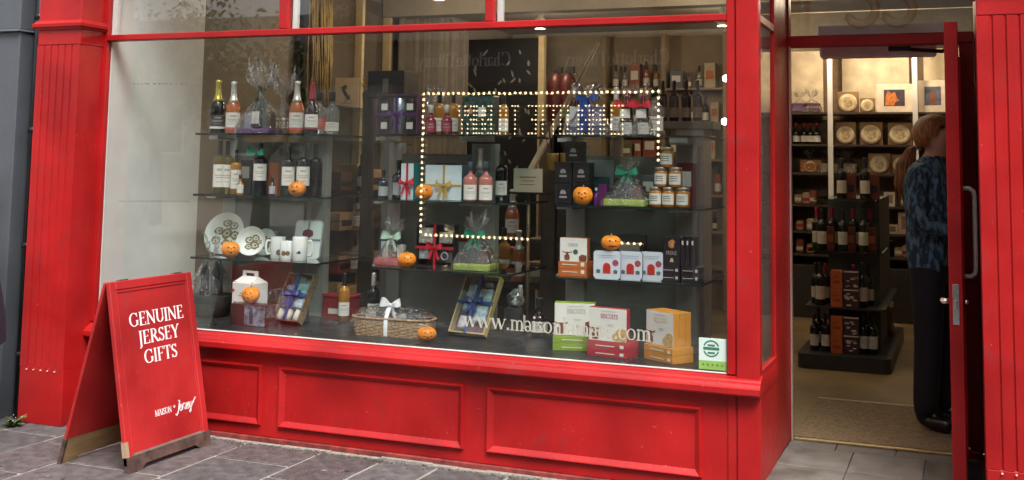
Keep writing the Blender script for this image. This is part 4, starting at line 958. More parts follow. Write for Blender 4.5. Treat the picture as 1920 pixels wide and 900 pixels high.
def c_red(t, w, hh, d):
    for k, (x, z, ww, zz, c) in enumerate(((-.2,.62,.26,.5,(.4,.42,.5)),(.2,.5,.34,.62,(.45,.56,.62)),(-.22,.2,.2,.26,(.6,.55,.6)),(.2,.86,.2,.12,(.3,.3,.32)))):
        G().box((x-ww/2)*w,(x+ww/2)*w,.006,.03,(z-zz/2)*hh+.01,(z+zz/2)*hh-.01, b=.004).build('packet', mat('cr_%d' % k, c, .35, var=.45, scale=40), t)
tilt_basket('leaning red-lined gift tray tied with a navy blue bow', 838, 908, 516, .38, .215, .335, .045, R(-33), R(-6), GOLDE, mat('wine_tissue',(.12,.02,.03),.7,var=.5,scale=40), c_red, 'blue')
tl = thing('foil_parcel', 'crumpled silver foil topped parcel on a dark box', 'parcel', (AX(960,.55,DK+.1), .6, DK))
G().box(-.045,.045,-.045,.045,0,HT(960,578,.55,DK), b=.003).build('box', mat('parcel_dark',(.03,.03,.032),.5), tl)
hbx = HT(960,578,.55,DK); rr = random.Random(4); gg = G(); n = 18; vs = []
for j in range(7):
    for i in range(n):
        a = 2*math.pi*i/n; r = (.028,.042,.045,.044,.04,.028,.01)[j]*rr.uniform(.8,1.15); vs.append((math.cos(a)*r, math.sin(a)*r, hbx+.001+.016*j))
gg.add(vs, [(j*n+i, j*n+(i+1) % n, (j+1)*n+(i+1) % n, (j+1)*n+i) for j in range(6) for i in range(n)]); gg.build('foil', mat('crumpled_foil',(.7,.72,.74),.18,.9), tl)

# ================================================================== GOODS ON THE STAND BEHIND THE BISCUITS
def it_blue(t, w, d, h, th):
    for k, x in enumerate((-.25,.2)): G().box(x*w-.04,x*w+.04,-.03,.03,th,th+.1, b=.002).build('packet', mat('pk_blue%d' % k, ((.5,.5,.52),(.12,.1,.2))[k], .4), t)
bg_ = cello_gift('cellophane gift with blue ribbon and blue tray on the upper shelf', 1103, .45, S1, .21, .13, 170, ('blue',(.02,.03,.12)), it_blue, .8, 'blue', 51, .05, .55)
G().box(-.02,.02,-.085,-.082,.02,.19).build('ribbon', RIB['blue'], bg_)
for k, px in enumerate((1176,1206)):
    t = bottle(['tall jar-like bottle in cellophane with a red neck bow, next to the blue gift', 'tall jar-like bottle in cellophane with a red neck bow at the shelf end'][k], 'square', px, 172, .42, S1, solid('brown_jar',(.08,.035,.025),.1), REDF, LAB, None, (.04,.3), name='wrapped_bottle')
    hh = HT(px,172,.42,S1); bow(t, RIB['red'], 0, -.04, hh*.66, .055, False); cello(t, .085, .085, hh*1.04, .68, .6, 60+k, z0=.003)
    G().box(-.026,.026,-.043,-.04,hh*.4,hh*.6).build('upper_label', LAB, t)
# shelf 2: black cartons pyramid
blk = mat('black_carton', (.014,.012,.016), .35); cprt = mat('carton_crest', (.35,.32,.33), .4)
for k, (px0, px1, yt, yb, zz) in enumerate(((1040,1072,353,388,0),(1040,1072,322,355,1),(1074,1105,322,355,1),(1074,1105,353,388,0),(1060,1090,292,322,2))):
    hbx2 = .107
    t = card_box(['small black carton at the bottom of the pile, next to the card easel', 'small black carton second up, next to the card easel', 'small black carton second up, away from the card easel', 'small black carton hidden behind the pumpkin, bottom of the pile', 'topmost small black carton of the pile'][k], px0, px1, yt, .46, S2+zz*(hbx2+.0006), .085, blk, h=hbx2-.001, name='black_carton')
    G().prism([(math.cos(R(a))*.016, .05+abs(math.sin(R(a)))**.7*.022*(1 if a <= 180 else 0)) for a in range(0,181,20)], -.0442, -.0426).box(-.02,.02,-.0442,-.0426,.03,.04).build('crest', cprt, t)
pumpkin('smiling pumpkin in front of the pile of black cartons', 1093, .345, S2, 38, .9)
bottle('tiny purple bottle with white cap beside the smiling pumpkin', 'mini', 1118, 352, .5, S2, solid('violet',(.12,.02,.16)), LAB, None)
card_box('small magenta packet beside the smiling pumpkin', 1122, 1138, 345, .55, S2, .03, mat('magenta',(.28,.05,.25),.5), name='magenta_packet', cat='packet')
fpb = card_box('pale mounted print of a blue scene leaning at the back of the shelf', 1100, 1150, 300, .68, S2, .012, mat('mount_pale',(.3,.34,.34),.6), name='mounted_print', cat='picture')
G().box(-.05,.055,-.0085,-.0062,.06,.14).build('picture', mat('sea_picture',(.07,.16,.19),.4,var=.6,scale=20), fpb)
cello_gift('triangular cellophane hamper on a lime green tray beside the honey jars', 1178, .43, S2, .21, .17, 308, ('lime',(.3,.4,.04)), it_boxes, .78, 'green', 71, .034, .45)
honey = solid('honey', (.42,.16,.015), .1)
k = 0
for row, (pxs, nn_) in enumerate((((1230,1254,1281),3),((1240,1267),2),((1251,),1))):
    for px in pxs:
        lab_ = ['honey jar on the bottom row of the jar pyramid', 'honey jar on the middle row of the jar pyramid', 'single honey jar crowning the jar pyramid'][row]
        jar(lab_, AX(px,.42,S2+.05), .42, S2+row*.0985, .034, .098, honey, mat('lid_silver',(.45,.4,.32),.35,.6), group='honey jars in a pyramid', name='honey_jar')
# shelf 3: fudge, tins, dark fudge
CARD = mat('carton_ivory', (.76,.75,.7), .5, var=.03); OR = mat('carton_orange', (.5,.13,.03), .45); COW = mat('cow_brown', (.2,.06,.025), .6, var=.4, scale=80)
zf = S3
hfl = .036
for k in range(2):
    t = card_box(['flat orange fudge box directly on the glass shelf', 'flat orange fudge box under the white fudge box'][k], 1047, 1100, 0, .36, zf, .13, OR, h=hfl-.001, name='fudge_box')
    G().box(t['w']/2-.03,t['w']/2-.012,-.0662,-.0651,.015,.034).box(-t['w']/2+.02,t['w']/2-.05,-.0662,-.0651,.02,.024).build('print', LAB, t); zf += hfl
t = card_box('upright white fudge box with brown cow print', 1050, 1101, 446, .365, zf, .045, OR, CARD, name='fudge_box', fin=.001)
w, h = t['w'], t['h']; lettering('lettering', t, mat('fudge_letters',(.25,.22,.3),.5), 'FUDGE', 0, -.0238, h*.64, h*.13, cond=.85)
cow(t, -.0238, -w*.22, h*.06, h*.36, COW); G().prism([(w*.08+math.cos(R(a))*.013,h*.42+math.sin(R(a))*.013) for a in range(0,360,30)], -.025,-.0239).build('seal', mat('seal_green',(.04,.12,.08),.5), t)
G().prism([(w*.22,.004),(w*.2,h*.22),(w*.3,h*.32),(w*.48,h*.28),(w*.48,.004)], -.025, -.0239).build('fudge_print', COW, t)
tinw = mat('tin_white', (.62,.68,.76), .3, var=.03); tind = mat('tin_door', (.5,.03,.025), .4); tine = mat('tin_edge', (.2,.17,.22), .35, .4)
for k, (a, b, Yt) in enumerate(((1113,1163,.33),(1160,1204,.35),(1199,1243,.37))):
    x0_, x1_ = AX(a,Yt,S3+.1), AX(b,Yt,S3+.1); w = x1_-x0_; h = HT((a+b)/2, (470,471,472)[k], Yt, S3)-.001
    t = thing('fudge_tin', ['white square tin with a red door picture, pumpkin sitting on it', 'white square tin with a red door picture, middle of the three', 'white square tin with a red door picture beside the dark fudge boxes'][k], 'tin', ((x0_+x1_)/2, Yt, S3), (0,0,R(0 if k == 0 else -4)))
    G().prism(rrect(w/2, h, .016), 0, .006).build('lid', tinw, t); G().prism(rrect(w/2-.002, h-.002, .014), .0062, .05, T=lambda v: (v[0],v[1],v[2]+.001)).build('can', tine, t)
    G().prism([(-.024,h*.2),(-.024,h*.46)]+[(math.cos(R(q))*.024,h*.46+math.sin(R(q))*.022) for q in range(165,14,-30)]+[(.024,h*.46),(.024,h*.2)], -.0012, -.0001).build('door_surround', mat('surround',(.7,.6,.6),.5), t)
    dq = G().prism([(-.019,h*.205),(-.019,h*.45)]+[(math.cos(R(q))*.019,h*.45+math.sin(R(q))*.017) for q in range(165,14,-30)]+[(.019,h*.45),(.019,h*.205)], -.0022, -.0013).build('door_print', tind, t)
    G().prism([(w*.32+math.cos(R(q))*.016,h*.58+math.sin(R(q))*.016) for q in range(0,360,30)], -.0012, -.0001).build('badge', mat('badge_red',(.35,.08,.1),.5,var=.7,scale=120), t)
    for sx in (-1,1): G().prism([(sx*w*.32-.009,h*.2),(sx*w*.32-.011,h*.3),(sx*w*.32,h*.34),(sx*w*.32+.011,h*.3),(sx*w*.32+.009,h*.2)], -.0012, -.0001).build('pot_print', mat('pot_print',(.1,.14,.16),.5), t)
    G().box(-w*.36,w*.36,-.0012,-.0001,h*.83,h*.845).box(-w*.3,w*.3,-.0012,-.0001,h*.76,h*.77).build('print', mat('tin_text',(.3,.36,.45),.5), t)
    if k == 0: ht_ = h
pumpkin('small pumpkin sitting on top of the white tins', 1146, .353, S3+ht_+.0006, 38, .82)
zf = S3
for k in range(2):
    for j, (a, b) in enumerate(((1240,1274),(1277,1311))):
        t = card_box(['flat dark fudge box at the bottom, under the picture-fronted dark box', 'flat dark fudge box at the bottom, at the shelf end', 'flat dark fudge box second up, under the picture-fronted dark box', 'flat dark fudge box second up, at the shelf end'][k*2+j], a, b, 0, .37, zf, .11, mat('dark_carton',(.022,.016,.022),.35), h=.036, name='dark_fudge_box')
        G().box(t['w']/2-.02,t['w']/2-.008,-.0562,-.0551,.012,.026).box(-t['w']/2+.008,t['w']/2-.03,-.0562,-.0551,.017,.02).build('print', mat('silver_print',(.5,.5,.5),.4), t)
    zf += .0365
for j, (a, b) in enumerate(((1244,1275),(1276,1284),(1285,1293),(1294,1303))):
    t = card_box(['upright dark fudge box with an orange sweet picture on its front', 'upright dark fudge box showing its spine, next to the picture-fronted one', 'upright dark fudge box showing its spine, middle of three', 'upright dark fudge box showing its spine, at the end of three'][j], a, b, 459, .38, zf, .05 if j == 0 else .08, mat('dark_carton',()), name='dark_fudge_box', h=.145)
    if j == 0:
        lettering('lettering', t, mat('fudge_gold',(.5,.42,.4),.5), 'FUDGE', 0, -.0252, .055, .018, cond=.75)
        G().prism([(-.012,.09),(-.018,.115),(.002,.13),(.02,.118),(.01,.104),(.012,.092),(0,.086)], -.0262,-.0252).build('sweet_print', mat('sweet_orange',(.5,.22,.06),.5,var=.5,scale=90), t)
        G().prism([(-.01,.02),(-.004,.04),(.006,.038),(.01,.02)], -.0262,-.0252).build('small_print', mat('sweet_pale',(.5,.4,.25),.5), t)
    else: G().box(-.004,.004,-.0412,-.0401,.105,.125).build('print', LAB, t)
# deck: biscuit boxes
def biscuits(cname, col, tcol, px0, px1, pyt, Y, rot, n_up, labels, hflat=.036, w=.215, h=.157, cx=None, green=False):
    edge = mat('biscuit_'+cname, col, .45, var=.08); z = DK; X = AX((px0+px1)/2, Y, DK+.1)
    ca, sa = math.cos(rot), math.sin(rot)
    for k in range(2):
        t = card_box(labels[k], 0, 0, 0, Y-.0, z, .13, edge, X=X, w=w+.012, h=hflat-.001, rot=rot, name='biscuit_box')
        G().box(-w*.3,w*.2,-.0662,-.0651,.014,.018).box(w*.34,w*.44,-.0662,-.0651,.01,.024).build('print', LAB, t); z += hflat
    for j in range(n_up):
        dep = .036; o = -.055+dep/2+j*(dep+.0015)
        lx, ly = X-sa*(o), (Y+.065)+ca*(o)
        t = card_box(labels[2+j], 0, 0, 0, 0, z, dep, edge, CARD if j == 0 else None, X=lx, w=w, h=h, rot=rot, name='biscuit_box', fin=.002)
        t.location = (lx, ly, z)
        if j == 0:
            y = -dep/2-.0013
            lettering('lettering', t, mat('lt_'+cname, tcol, .5), 'BISCUITS', .008, y, h*.68, h*.14, cond=.82)
            G().box(-w*.18,w*.22,y-.001,y-.0001,h*.89,h*.905).box(-w*.02,w*.16,y-.001,y-.0001,h*.5,h*.512).box(-w*.0,w*.14,y-.001,y-.0001,h*.46,h*.47).build('print', mat('soft_print',(.45,.45,.47),.5), t)
            cow(t, y, -w*.32, h*.04, h*.36, COW)
            if green: G().prism([(w*.26,h*.14),(w*.26,h*.42),(w*.36,h*.46),(w*.46,h*.38),(w*.46,h*.14),(w*.36,h*.06)], y-.001, y-.0001).build('biscuit_print', COW, t)
            else:
                bm_ = mat('biscuit_tan', (.55,.36,.12), .7, var=.3, scale=70)
                for q, (bx_, bz, br) in enumerate(((w*.36,h*.25,h*.2),(w*.24,h*.16,h*.15),(w*.4,h*.12,h*.12))):
                    G().prism([(min(bx_+math.cos(R(a))*br, w*.49), max(bz+math.sin(R(a))*br*.8, .004)) for a in range(0,360,24)], y-.001-.0006*q, y-.0001-.0006*q).build('biscuit_print', bm_, t)
lb = lambda c: ['flat %s biscuit box lying at the bottom' % c, 'flat %s biscuit box lying under the upright one' % c, 'upright %s edged biscuit box with white front' % c, 'second upright %s biscuit box behind the white front' % c, 'third upright %s biscuit box at the back of its row' % c]
biscuits('green', (.24,.36,.03), (.35,.36,.25), 1032, 1110, 576, .25, R(14), 2, lb('lime green'), green=True, w=.2)
biscuits('red', (.42,.025,.04), (.4,.06,.09), 1098, 1185, 584, .15, R(-9), 1, lb('red'), w=.2)
biscuits('orange', (.62,.27,.04), (.6,.5,.35), 1202, 1292, 588, .14, R(-34), 3, lb('orange'), w=.19)
card_box('lime green packet lying at the corner of the window deck', 1312, 1356, 598, .6, DK, .1, mat('lime_packet',(.3,.4,.05),.5), h=.03, name='green_packet', cat='packet')
# ================================================================== INSIDE THE SHOP
LAMPC = (1, .79, .56)
lampm = mat('lamp_glow', (1,.82,.58), .3, emit=14)
def ceiling_spot(label, x, y, energy, zc=2.66, grp=True, size=.05):
    t = thing('ceiling_spotlight', label, 'spotlight', (x, y, zc), group='ceiling spotlights in the shop')
    G().lathe([(.0,.045),(.09,.045),(.1,.03),(.188,.012)], n=14, cap=False).build('housing', WHITE, t)
    G().lathe([(.004,.04),(.008,.0)], n=14, cap=False).build('lens', lampm, t)
    l = bpy.data.lights.new('lamp', 'POINT'); l.energy = energy; l.color = LAMPC; l.shadow_soft_size = size
    o = bpy.data.objects.new('lamp', l); COL.objects.link(o); o.parent = t; o.location = (0,0,-.07)
for k, (x, y, e) in enumerate(((-2.35,2.2,5),(-1.76,2.75,3),(-3.6,2.4,6),(-3.5,4.3,6),(-1.9,4.5,4),(-.55,5.5,6.5),(.4,5.5,4.5),(-1.2,5.5,4.5),(-.7,2.6,6))):  # some spots are seen; the rest are added to light floor, stock and back wall
    ceiling_spot('white ceiling spotlight glowing warm, from a set of seen and added lamps', x, y, e)
def wall_lamp(label, px, py, Y):
    p = PY(px, py, Y); t = thing('wall_spotlight', label, 'spotlight', p)
    G().lathe([(-.02,.003),(-.015,.016),(0,.02),(.015,.016),(.02,.003)], n=12).build('bulb', lampm, t)
    G().tube([(0,0,.0),(.08,.02,.03),(.2,.05,.03)], .008, 6).build('arm', WHITE, t)
wall_lamp('glowing lamp behind the corner post, upper one', 1361, 147, 1.6); wall_lamp('glowing lamp behind the corner post, lower one', 1359, 228, 1.6)

# left wall joinery: rails, curtain, gold hanging, glass shelves
railm = mat('pale_rail', (.66,.52,.3), .5); brown = mat('brown_panel', (.1,.075,.05), .7, var=.2, scale=3); grey_c = mat('grey_curtain', (.2,.175,.15), .8)
wsh = thing('wall_shelving', 'pale-railed wall shelving along the left wall of the shop', 'shelving', (-4.5, 3, .08))
def lw(px): return PY(px, 200, 1).x*0 + (lambda v: CAM.y+(-4.45-CAM.x)*v.y/v.x)(ray(px, 200))
for px in (616, 678, 730): y = lw(px); G().box(-.02,.05,y-3-.02,y-3+.02,0,2.7, b=.003).build('rail', railm, wsh)
for a, b in ((620,674),(682,726)): G().box(-.024,-.015,lw(a)-3,lw(b)-3,0,2.7).build('panel', brown, wsh)
PSZ = PY(651,203,2.42).z-.08
for z in (.35,.62,.93,1.22,1.51,PSZ-.012): 
    G().box(-.014,.28,lw(580)-3,lw(727)-3,z,z+.012).build('shelf', shelfm, wsh)
gd = thing('gold_hanging', 'golden straw-like hanging on the shop wall', 'wall hanging', (-4.44, lw(590), 1.9))
gg = G(); n = 110; rr = random.Random(9)
for k in range(n):
    y = (lw(612)-lw(572))*(k/n-.5); gg.tube([(rr.uniform(0,.03),y,.8),(rr.uniform(0,.05),y+rr.uniform(-.03,.03),.3),(rr.uniform(0,.05),y+rr.uniform(-.05,.05),-rr.uniform(.05,.2))], .008, 4)
gg.build('straw', mat('straw_gold',(.36,.26,.1),.6,var=.4), gd, kind='stuff')
# grey curtain panels on left wall, pleated
cu = thing('pleated_curtain', 'brown grey pleated curtain hanging along the left shop wall', 'curtain', (-4.4, lw(790), .08))
gg = G(); vs = []; y0, y1 = lw(735)-lw(790), lw(862)-lw(790)
for i in range(81):
    y = y0+(y1-y0)*i/80; x = .05*math.sin(i*.9)+.02*math.sin(i*2.3); vs += [(x,y,0),(x,y,2.7)]
gg.add(vs, [(2*i,2*i+2,2*i+3,2*i+1) for i in range(80)], 0, True); gg.build('cloth', grey_c, cu)
pp = thing('puffin_print', 'mounted bird print standing on the wall shelf', 'picture', PY(651,203,2.3)); hh = .3
G().box(-.135,.12,0,.012,0,hh-.01, b=.002).build('mount', mat('cream_mount',(.62,.5,.34),.7), pp)
G().prism([(-.03+math.cos(R(q))*.024,.2+math.sin(R(q))*.022) for q in range(0,360,30)], -.0016, -.0002).prism([(-.045,.21),(-.082,.192),(-.046,.186)], -.0017, -.0002).prism([(-.02+.028*math.cos(R(q))+.03*math.sin(R(q))*-1,.135+math.sin(R(q))*.058-.012*math.cos(R(q))) for q in range(0,360,30)], -.0015, -.0002).prism([(.0,.11),(.06,.055),(.035,.085),(.02,.13)], -.0018, -.0002).box(-.03,-.026,-.0014,-.0002,.05,.09).box(-.01,-.006,-.0014,-.0002,.05,.09).box(-.06,.05,-.0013,-.0002,.046,.05).build('bird', mat('bird_ink',(.04,.04,.045),.6), pp)
pp.location.z = PSZ+.0805; pp.location.y = 2.42; pp.location.x = AX(651,2.42,1.9); pp.scale = (.72,.8,.8); pp.rotation_euler = (0,0,R(18))
goods = [(.2,.13,(.42,.28,.13)),(.18,.1,(.32,.05,.04)),(.22,.16,(.45,.31,.16)),(.12,.2,(.5,.38,.2)),(.16,.14,(.12,.05,.04)),(.2,.12,(.3,.22,.12))]
CRN = {.42:'pale wooden crate',.32:'red carton',.45:'large pale wooden crate',.5:'tall honey-coloured crate',.12:'dark carton',.3:'brown carton'}
k = 0
for z in (.362,.632,.942,1.232):
    y = lw(586)+.1
    while y < lw(720):
        gw, gh, c = goods[(k*5+int(z*10)) % 6]
        t = thing('wooden_gift_crate', CRN[c[0]]+' with dark window on the %s shelf of the left wall' % {.362:'bottom',.632:'second',.942:'third',1.232:'fourth'}[z], 'crate', (-4.33, y+gw/2, z), group='crates and cartons on the left wall shelving')
        G().box(-.08,.08,-gw/2,gw/2,0,gh, b=.004).build('crate', mat('crate_%.2f' % c[0], c, .6, var=.2, scale=12), t)
        G().box(.0805,.083,-gw*.35,gw*.35,gh*.25,gh*.6).build('window', mat('crate_window',(.05,.02,.015),.3), t)
        y += gw+random.uniform(.03,.1); k += 1
for k, (px, pt, z) in enumerate(((628,300,.942),(626,405,.632),(690,318,.942),(712,250,1.232),(634,192,1.232))):
    y = lw(px); bottle('bottle among the crates on the left wall shelving', 'wine', 0, 0, y-.05, z, [clearg, clearg, DRED, amb, DKG][k], CAPB, LAB, group='bottles on the left wall shelving', h=.27, X=-4.2)
# black case and straw tuft on the ledge behind the purple gift
cs = thing('black_case', 'black boxy case standing behind the purple gift box', 'case', (AX(735,1.3,1.7), 1.3, 0))
zc_ = PY(735,176,1.3).z-.03
G().box(-.13,.13,-.1,.1,zc_,PY(735,135,1.3).z, b=.004).build('case', mat('case_black',(.02,.018,.016),.4), cs); G().box(-.02,.02,-.102,-.1003,zc_+.03,zc_+.12).build('slot', mat('case_slot',(.2,.18,.16),.3), cs)
G().box(-.04,.04,-.04,.04,.09,zc_-.0005).build('plinth', panm, cs)
tf = thing('straw_tuft', 'yellow straw tuft in a dark vase beside the black case', 'dried flowers', (AX(692,1.5,1.7), 1.5, .09))
zt_ = PY(692,170,1.5).z-.09
G().lathe([(0,.06),(.02,.06),(zt_-.25,.035),(zt_-.02,.05),(zt_,.04)], n=12).build('vase', mat('vase_brown',(.06,.045,.03),.5), tf)
gg = G(); rr = random.Random(2)
for k in range(60): a = rr.uniform(0,6.28); e = rr.uniform(.3,1.5); l = rr.uniform(.06,.13); gg.tube([(0,0,zt_),(math.cos(a)*math.cos(e)*l,math.sin(a)*math.cos(e)*l,zt_+math.sin(e)*l)], [.003,.0015], 4)
gg.build('straw', mat('straw_yellow',(.65,.42,.08),.6), tf, kind='stuff')
# black leaf patterned screen
p0, p1 = PY(872,75,5.0), PY(1008,240,5.0)
sc = thing('leaf_screen', 'tall black screen printed with scattered pale leaves', 'screen', ((p0.x+p1.x)/2, 5.0, FRZ)); hwid = (p1.x-p0.x)/2; ztop = p0.z-FRZ
G().box(-hwid,hwid,0,.04,0,ztop).build('panel', mat('screen_black',(.01,.01,.012),.5), sc)
rr = random.Random(6); lf = mat('screen_leaf', (.28,.26,.23), .6)
lme = [G().prism([(0,-.06),(.018,-.02),(.016,.03),(0,.06),(-.016,.03),(-.018,-.02)], -.004, -.001).mesh('leaf') for _ in range(1)][0]; lme.materials.append(lf)
for k in range(46): put('leaf', lme, sc, (rr.uniform(-hwid+.06,hwid-.06), 0, rr.uniform(.9,ztop-.1)), (0,rr.uniform(-.9,.9),0)).scale = (.55,1,rr.uniform(.4,.75))
G().box(hwid+.002,hwid+.06,-.01,.05,0,ztop+.02).build('frame', railm, sc)
# slanting pole
a, b = PY(1003,304,1.25), PY(1122,80,1.6); d = b-a
pl = thing('bamboo_pole', 'pale wooden pole slanting up towards the ceiling behind the shelves', 'pole', a)
a0 = -d*.12
G().tube([a0+Vector((0,.02,-.01)), Vector((a0.x, a0.y+.02, FRZ-a.z))], .009, 6).build('stand', BLACK, pl)
pts = [a0, Vector((0,0,0)), d*.5+Vector((.01,0,.01)), d*1.0]; G().tube(pts, [.022,.021,.017,.009], 8).build('pole', mat('bamboo',(.78,.63,.4),.55,var=.15,stretch=(1,1,.2)), pl)
# table between the stands
tw = mat('table_wood', (.05,.032,.02), .5, var=.3)
tb_ = thing('gift_table', 'dark wooden tiered table of gifts between the display stands', 'table', (-2.3,1.75,FRZ))
G().box(-.6,.75,-.4,.5,.62,.66, b=.004).build('table_top', tw, tb_); G().box(-.6,.75,-.38,.48,.28,.31, b=.004).build('shelf', tw, tb_)
for sx in (-.57,.69):
    for sy in (-.36,.44): G().box(sx,sx+.05,sy,sy+.05,0,.62).build('leg', tw, tb_)
G().box(-.3,.4,-.1,.35,.66,.9, b=.004).build('riser', tw, tb_)
TT = FRZ+.66
tcol = [(.02,.07,.09),(.3,.12,.04),(.35,.28,.16),(.25,.03,.03),(.03,.05,.04)]
tl_names = ['teal','rust','straw','red','dark green']
rr = random.Random(12)
for k, (dx, dy, ww, hh, c) in enumerate(((-.45,-.28,.22,.05,0),(-.45,-.28,.2,.05,0),(.1,-.28,.3,.06,1),(.5,-.28,.26,.05,0),(.52,-.28,.22,.06,3),(-.1,-.3,.16,.12,2),(-.5,.2,.2,.16,3),(.58,.2,.18,.2,4))):
    zz = TT+(.0505 if k in (1,4) else 0)+.0002
    t = thing('gift_packet', '%s gift packet on the tiered table%s' % (tl_names[c], ', on top of a teal one' if k in (1,4) else (', standing upright' if hh > .1 else '')), 'packet', (-2.3+dx, 1.75+dy, zz), group='packets on the tiered table')
    G().box(-ww/2,ww/2,-.08,.08,0,hh, b=.003).build('packet', mat('tp_%d' % c, tcol[c], .45, var=.3, scale=20), t); G().box(-ww*.3,ww*.3,-.0815,-.0803,hh*.3,hh*.7).build('label', LAB if k % 2 else GOLDE, t)
for k, dx in enumerate((-.5,-.25,0,.25,.5)):
    t = thing('red_gift_bag', 'small red gift bag with white label on the lower table shelf', 'gift bag', (-2.3+dx,1.55,FRZ+.3105), group='red gift bags under the tiered table')
    G().box(-.09,.09,-.06,.06,0,.16, b=.004).build('bag', mat('bag_red',(.22,.02,.02),.5), t); G().box(-.05,.05,-.062,-.0605,.04,.1).build('label', LAB, t)
for k, (px, pt, Yb) in enumerate(((960,268,1.6),(972,376,1.42))):
    z = TT+.2405 if k == 0 else TT+.0005
    bottle(['rose bottle with white foil on the tiered table riser', 'rose bottle with silver foil standing below the card easel'][k], 'champagne', px, 0, 1.62 if k == 0 else 1.36, z, ROSE, SILV, LAB, None, h=.31)
bottle('tall golden bottle on the tiered table', 'wine', 945, 0, 1.4, TT+.0005, amb, CAPB, LAB, None, h=.32)
# card easel
ez = PY(990,362,.95)
ea = thing('card_easel', 'cream card propped on a small black stand between the shelves', 'notice', (ez.x, .95, DK+.0)); ea.location = (AX(992,.8,1.2), .78, DK)
zq = PY(992,360,.78).z-DK; hq = PY(992,316,.78).z-DK-zq
G().box(-.085,.085,-.004,.004,zq,zq+hq).xf(Matrix.Shear('XZ', 4, (.25, 0)) if False else Matrix.Translation((.0,0,0))).build('card', mat('cream_card',(.55,.48,.36),.6,var=.04), ea)
G().box(-.05,.05,-.0055,-.0042,zq+hq*.6,zq+hq*.66).box(-.04,.04,-.0055,-.0042,zq+hq*.45,zq+hq*.49).box(-.05,.04,-.0055,-.0042,zq+hq*.3,zq+hq*.34).build('print', mat('card_print',(.35,.2,.1),.6), ea)
G().box(-.11,.11,-.03,.03,zq-.012,zq-.0005).build('ledge', BLACK, ea); G().tube([(0,.01,0),(0,.012,zq-.0125)], .01, 6).build('post', mat('post_wood',(.25,.14,.06),.5), ea); G().lathe([(0,.07),(.008,.068),(.014,.012)], n=16).build('foot', BLACK, ea)
# reed diffusers on a pedestal
for k, px in enumerate((1036,1062)):
    x = AX(px,1.0,1.4); zb_ = PY(px,322,1.0).z; t = thing('reed_diffuser', ['gold reed diffuser beside the slanting pole', 'gold reed diffuser above the black cartons'][k], 'diffuser', (x,1.0,DK-.455))
    G().box(-.05,.05,-.05,.05,0,zb_-.09, b=.003).build('plinth', tw, t); z = zb_-.0895
    G().lathe([(0,.03),(.01,.035),(.1,.036),(.105,.034)], z=z, n=16).build('pot', mat('brass_pot',(.42,.27,.07),.3,.7), t); 
    for q in range(4): G().tube([(0,0,z+.04),(.03*math.cos(q*1.7)+(-.03),.02*math.sin(q*1.7),z+.22+.02*q)], .003, 5).build('reed', tw, t)
# purple bottles on the shelf beyond the third stand
psz = PY(1285,228,2.0).z
ps = thing('grey_ledge_unit', 'grey box-topped shelf unit behind the honey jars', 'shelving', (AX(1280,2.05,1.5), 2.05, FRZ))
G().box(-.45,.22,-.12,.14,psz-FRZ-.05,psz-FRZ, b=.003).build('top', mat('ledge_grey',(.22,.2,.17),.6), ps); G().box(-.02,.16,-.1,.12,0,psz-FRZ-.0505).build('column', postm, ps)
for z in (.55,.95,1.3): G().box(-.45,-.025,-.1,.12,z,z+.015).build('shelf', shelfm, ps)
G().box(-.45,-.43,-.1,.12,0,psz-FRZ-.051).build('side', postm, ps)
for k, px in enumerate((1243,1264,1287,1308)):
    bottle('tall dark plum bottle in a row on the grey ledge', 'wine', px, 0, 2.03, psz+.0004, solid('plum',(.03,.012,.02)), mat('cap_plum',(.06,.02,.05),.35), mat('label_dim',(.3,.26,.22),.6), None, (.1,.34), h=.265, group='plum bottles on the grey ledge', wide=.95)
# fire extinguishers on the back wall side
for k, px in enumerate((1042,1064)):
    p = PY(px, 228, 4.6); t = thing('fire_extinguisher', ['red fire extinguisher beside the black leaf screen', 'red fire extinguisher farther from the black leaf screen'][k], 'extinguisher', (p.x, 4.6, FRZ))
    G().box(-.12,.12,-.1,.1,0,p.z-FRZ-.001).build('pedestal', brown, t)
    z = p.z-FRZ; G().lathe([(0,.075),(.02,.08),(.36,.08),(.42,.05),(.44,.03)], z=z, n=18).build('cylinder', mat('extinguisher_red',(.07,.005,.005),.45), t)
    G().box(-.02,.06,-.015,.015,z+.441,z+.5).build('valve', BLACK, t); G().tube([(.04,0,z+.46),(.11,0,z+.4),(.1,0,z+.15)], .01, 6).build('hose', BLACK, t)
# ---- back wall shelving seen through the door
BY = 5.75
bw = thing('back_shelving', 'tall white-railed shelving on the back wall seen through the door', 'shelving', (-.6,BY,FRZ)); TB = Matrix.Translation((.6,-BY,-FRZ))
def bp(nm, m_, *d, b=.002): return G().box(*d, b=b).xf(TB).build(nm, m_, bw)
papm = mat('wall_paper_cream', (.66,.58,.42), .75, var=.2, scale=8)
bx0, bx1 = AX(1480,BY,1.5)-.3, 1.25
for a, b in ((bx0, AX(1535,BY,2.2)),(AX(1572,BY,2.2),AX(1702,BY,2.2)),(AX(1730,BY,2.2),.9)): bp('paper_panel', papm, a, b, 6.1, 6.14, 1.95, 2.7)  # plain cream paper panels above the shelves
bp('back_board', mat('back_board',(.16,.11,.065),.7,var=.2), bx0, bx1, 6.15, 6.19, FRZ, 2.84)
for px in (1557,1717): x = AX(px,BY,1.8); bp('rail', WHITE, x-.022, x+.022, BY-.02, BY+.02, FRZ, 2.8)
x = AX(1500,BY,2); bp('rail', WHITE, x-.15, x-.11, BY-.02, BY+.02, FRZ, 2.8); bp('rail', WHITE, .3, .34, BY-.02, BY+.02, FRZ, 2.8)
SZ = [PY(1640,y,BY).z for y in (210,271,326,387,438,482)]
for z in SZ: bp('shelf', tw, bx0, bx1, BY+.021, 6.1, z-.02, z, b=.001)
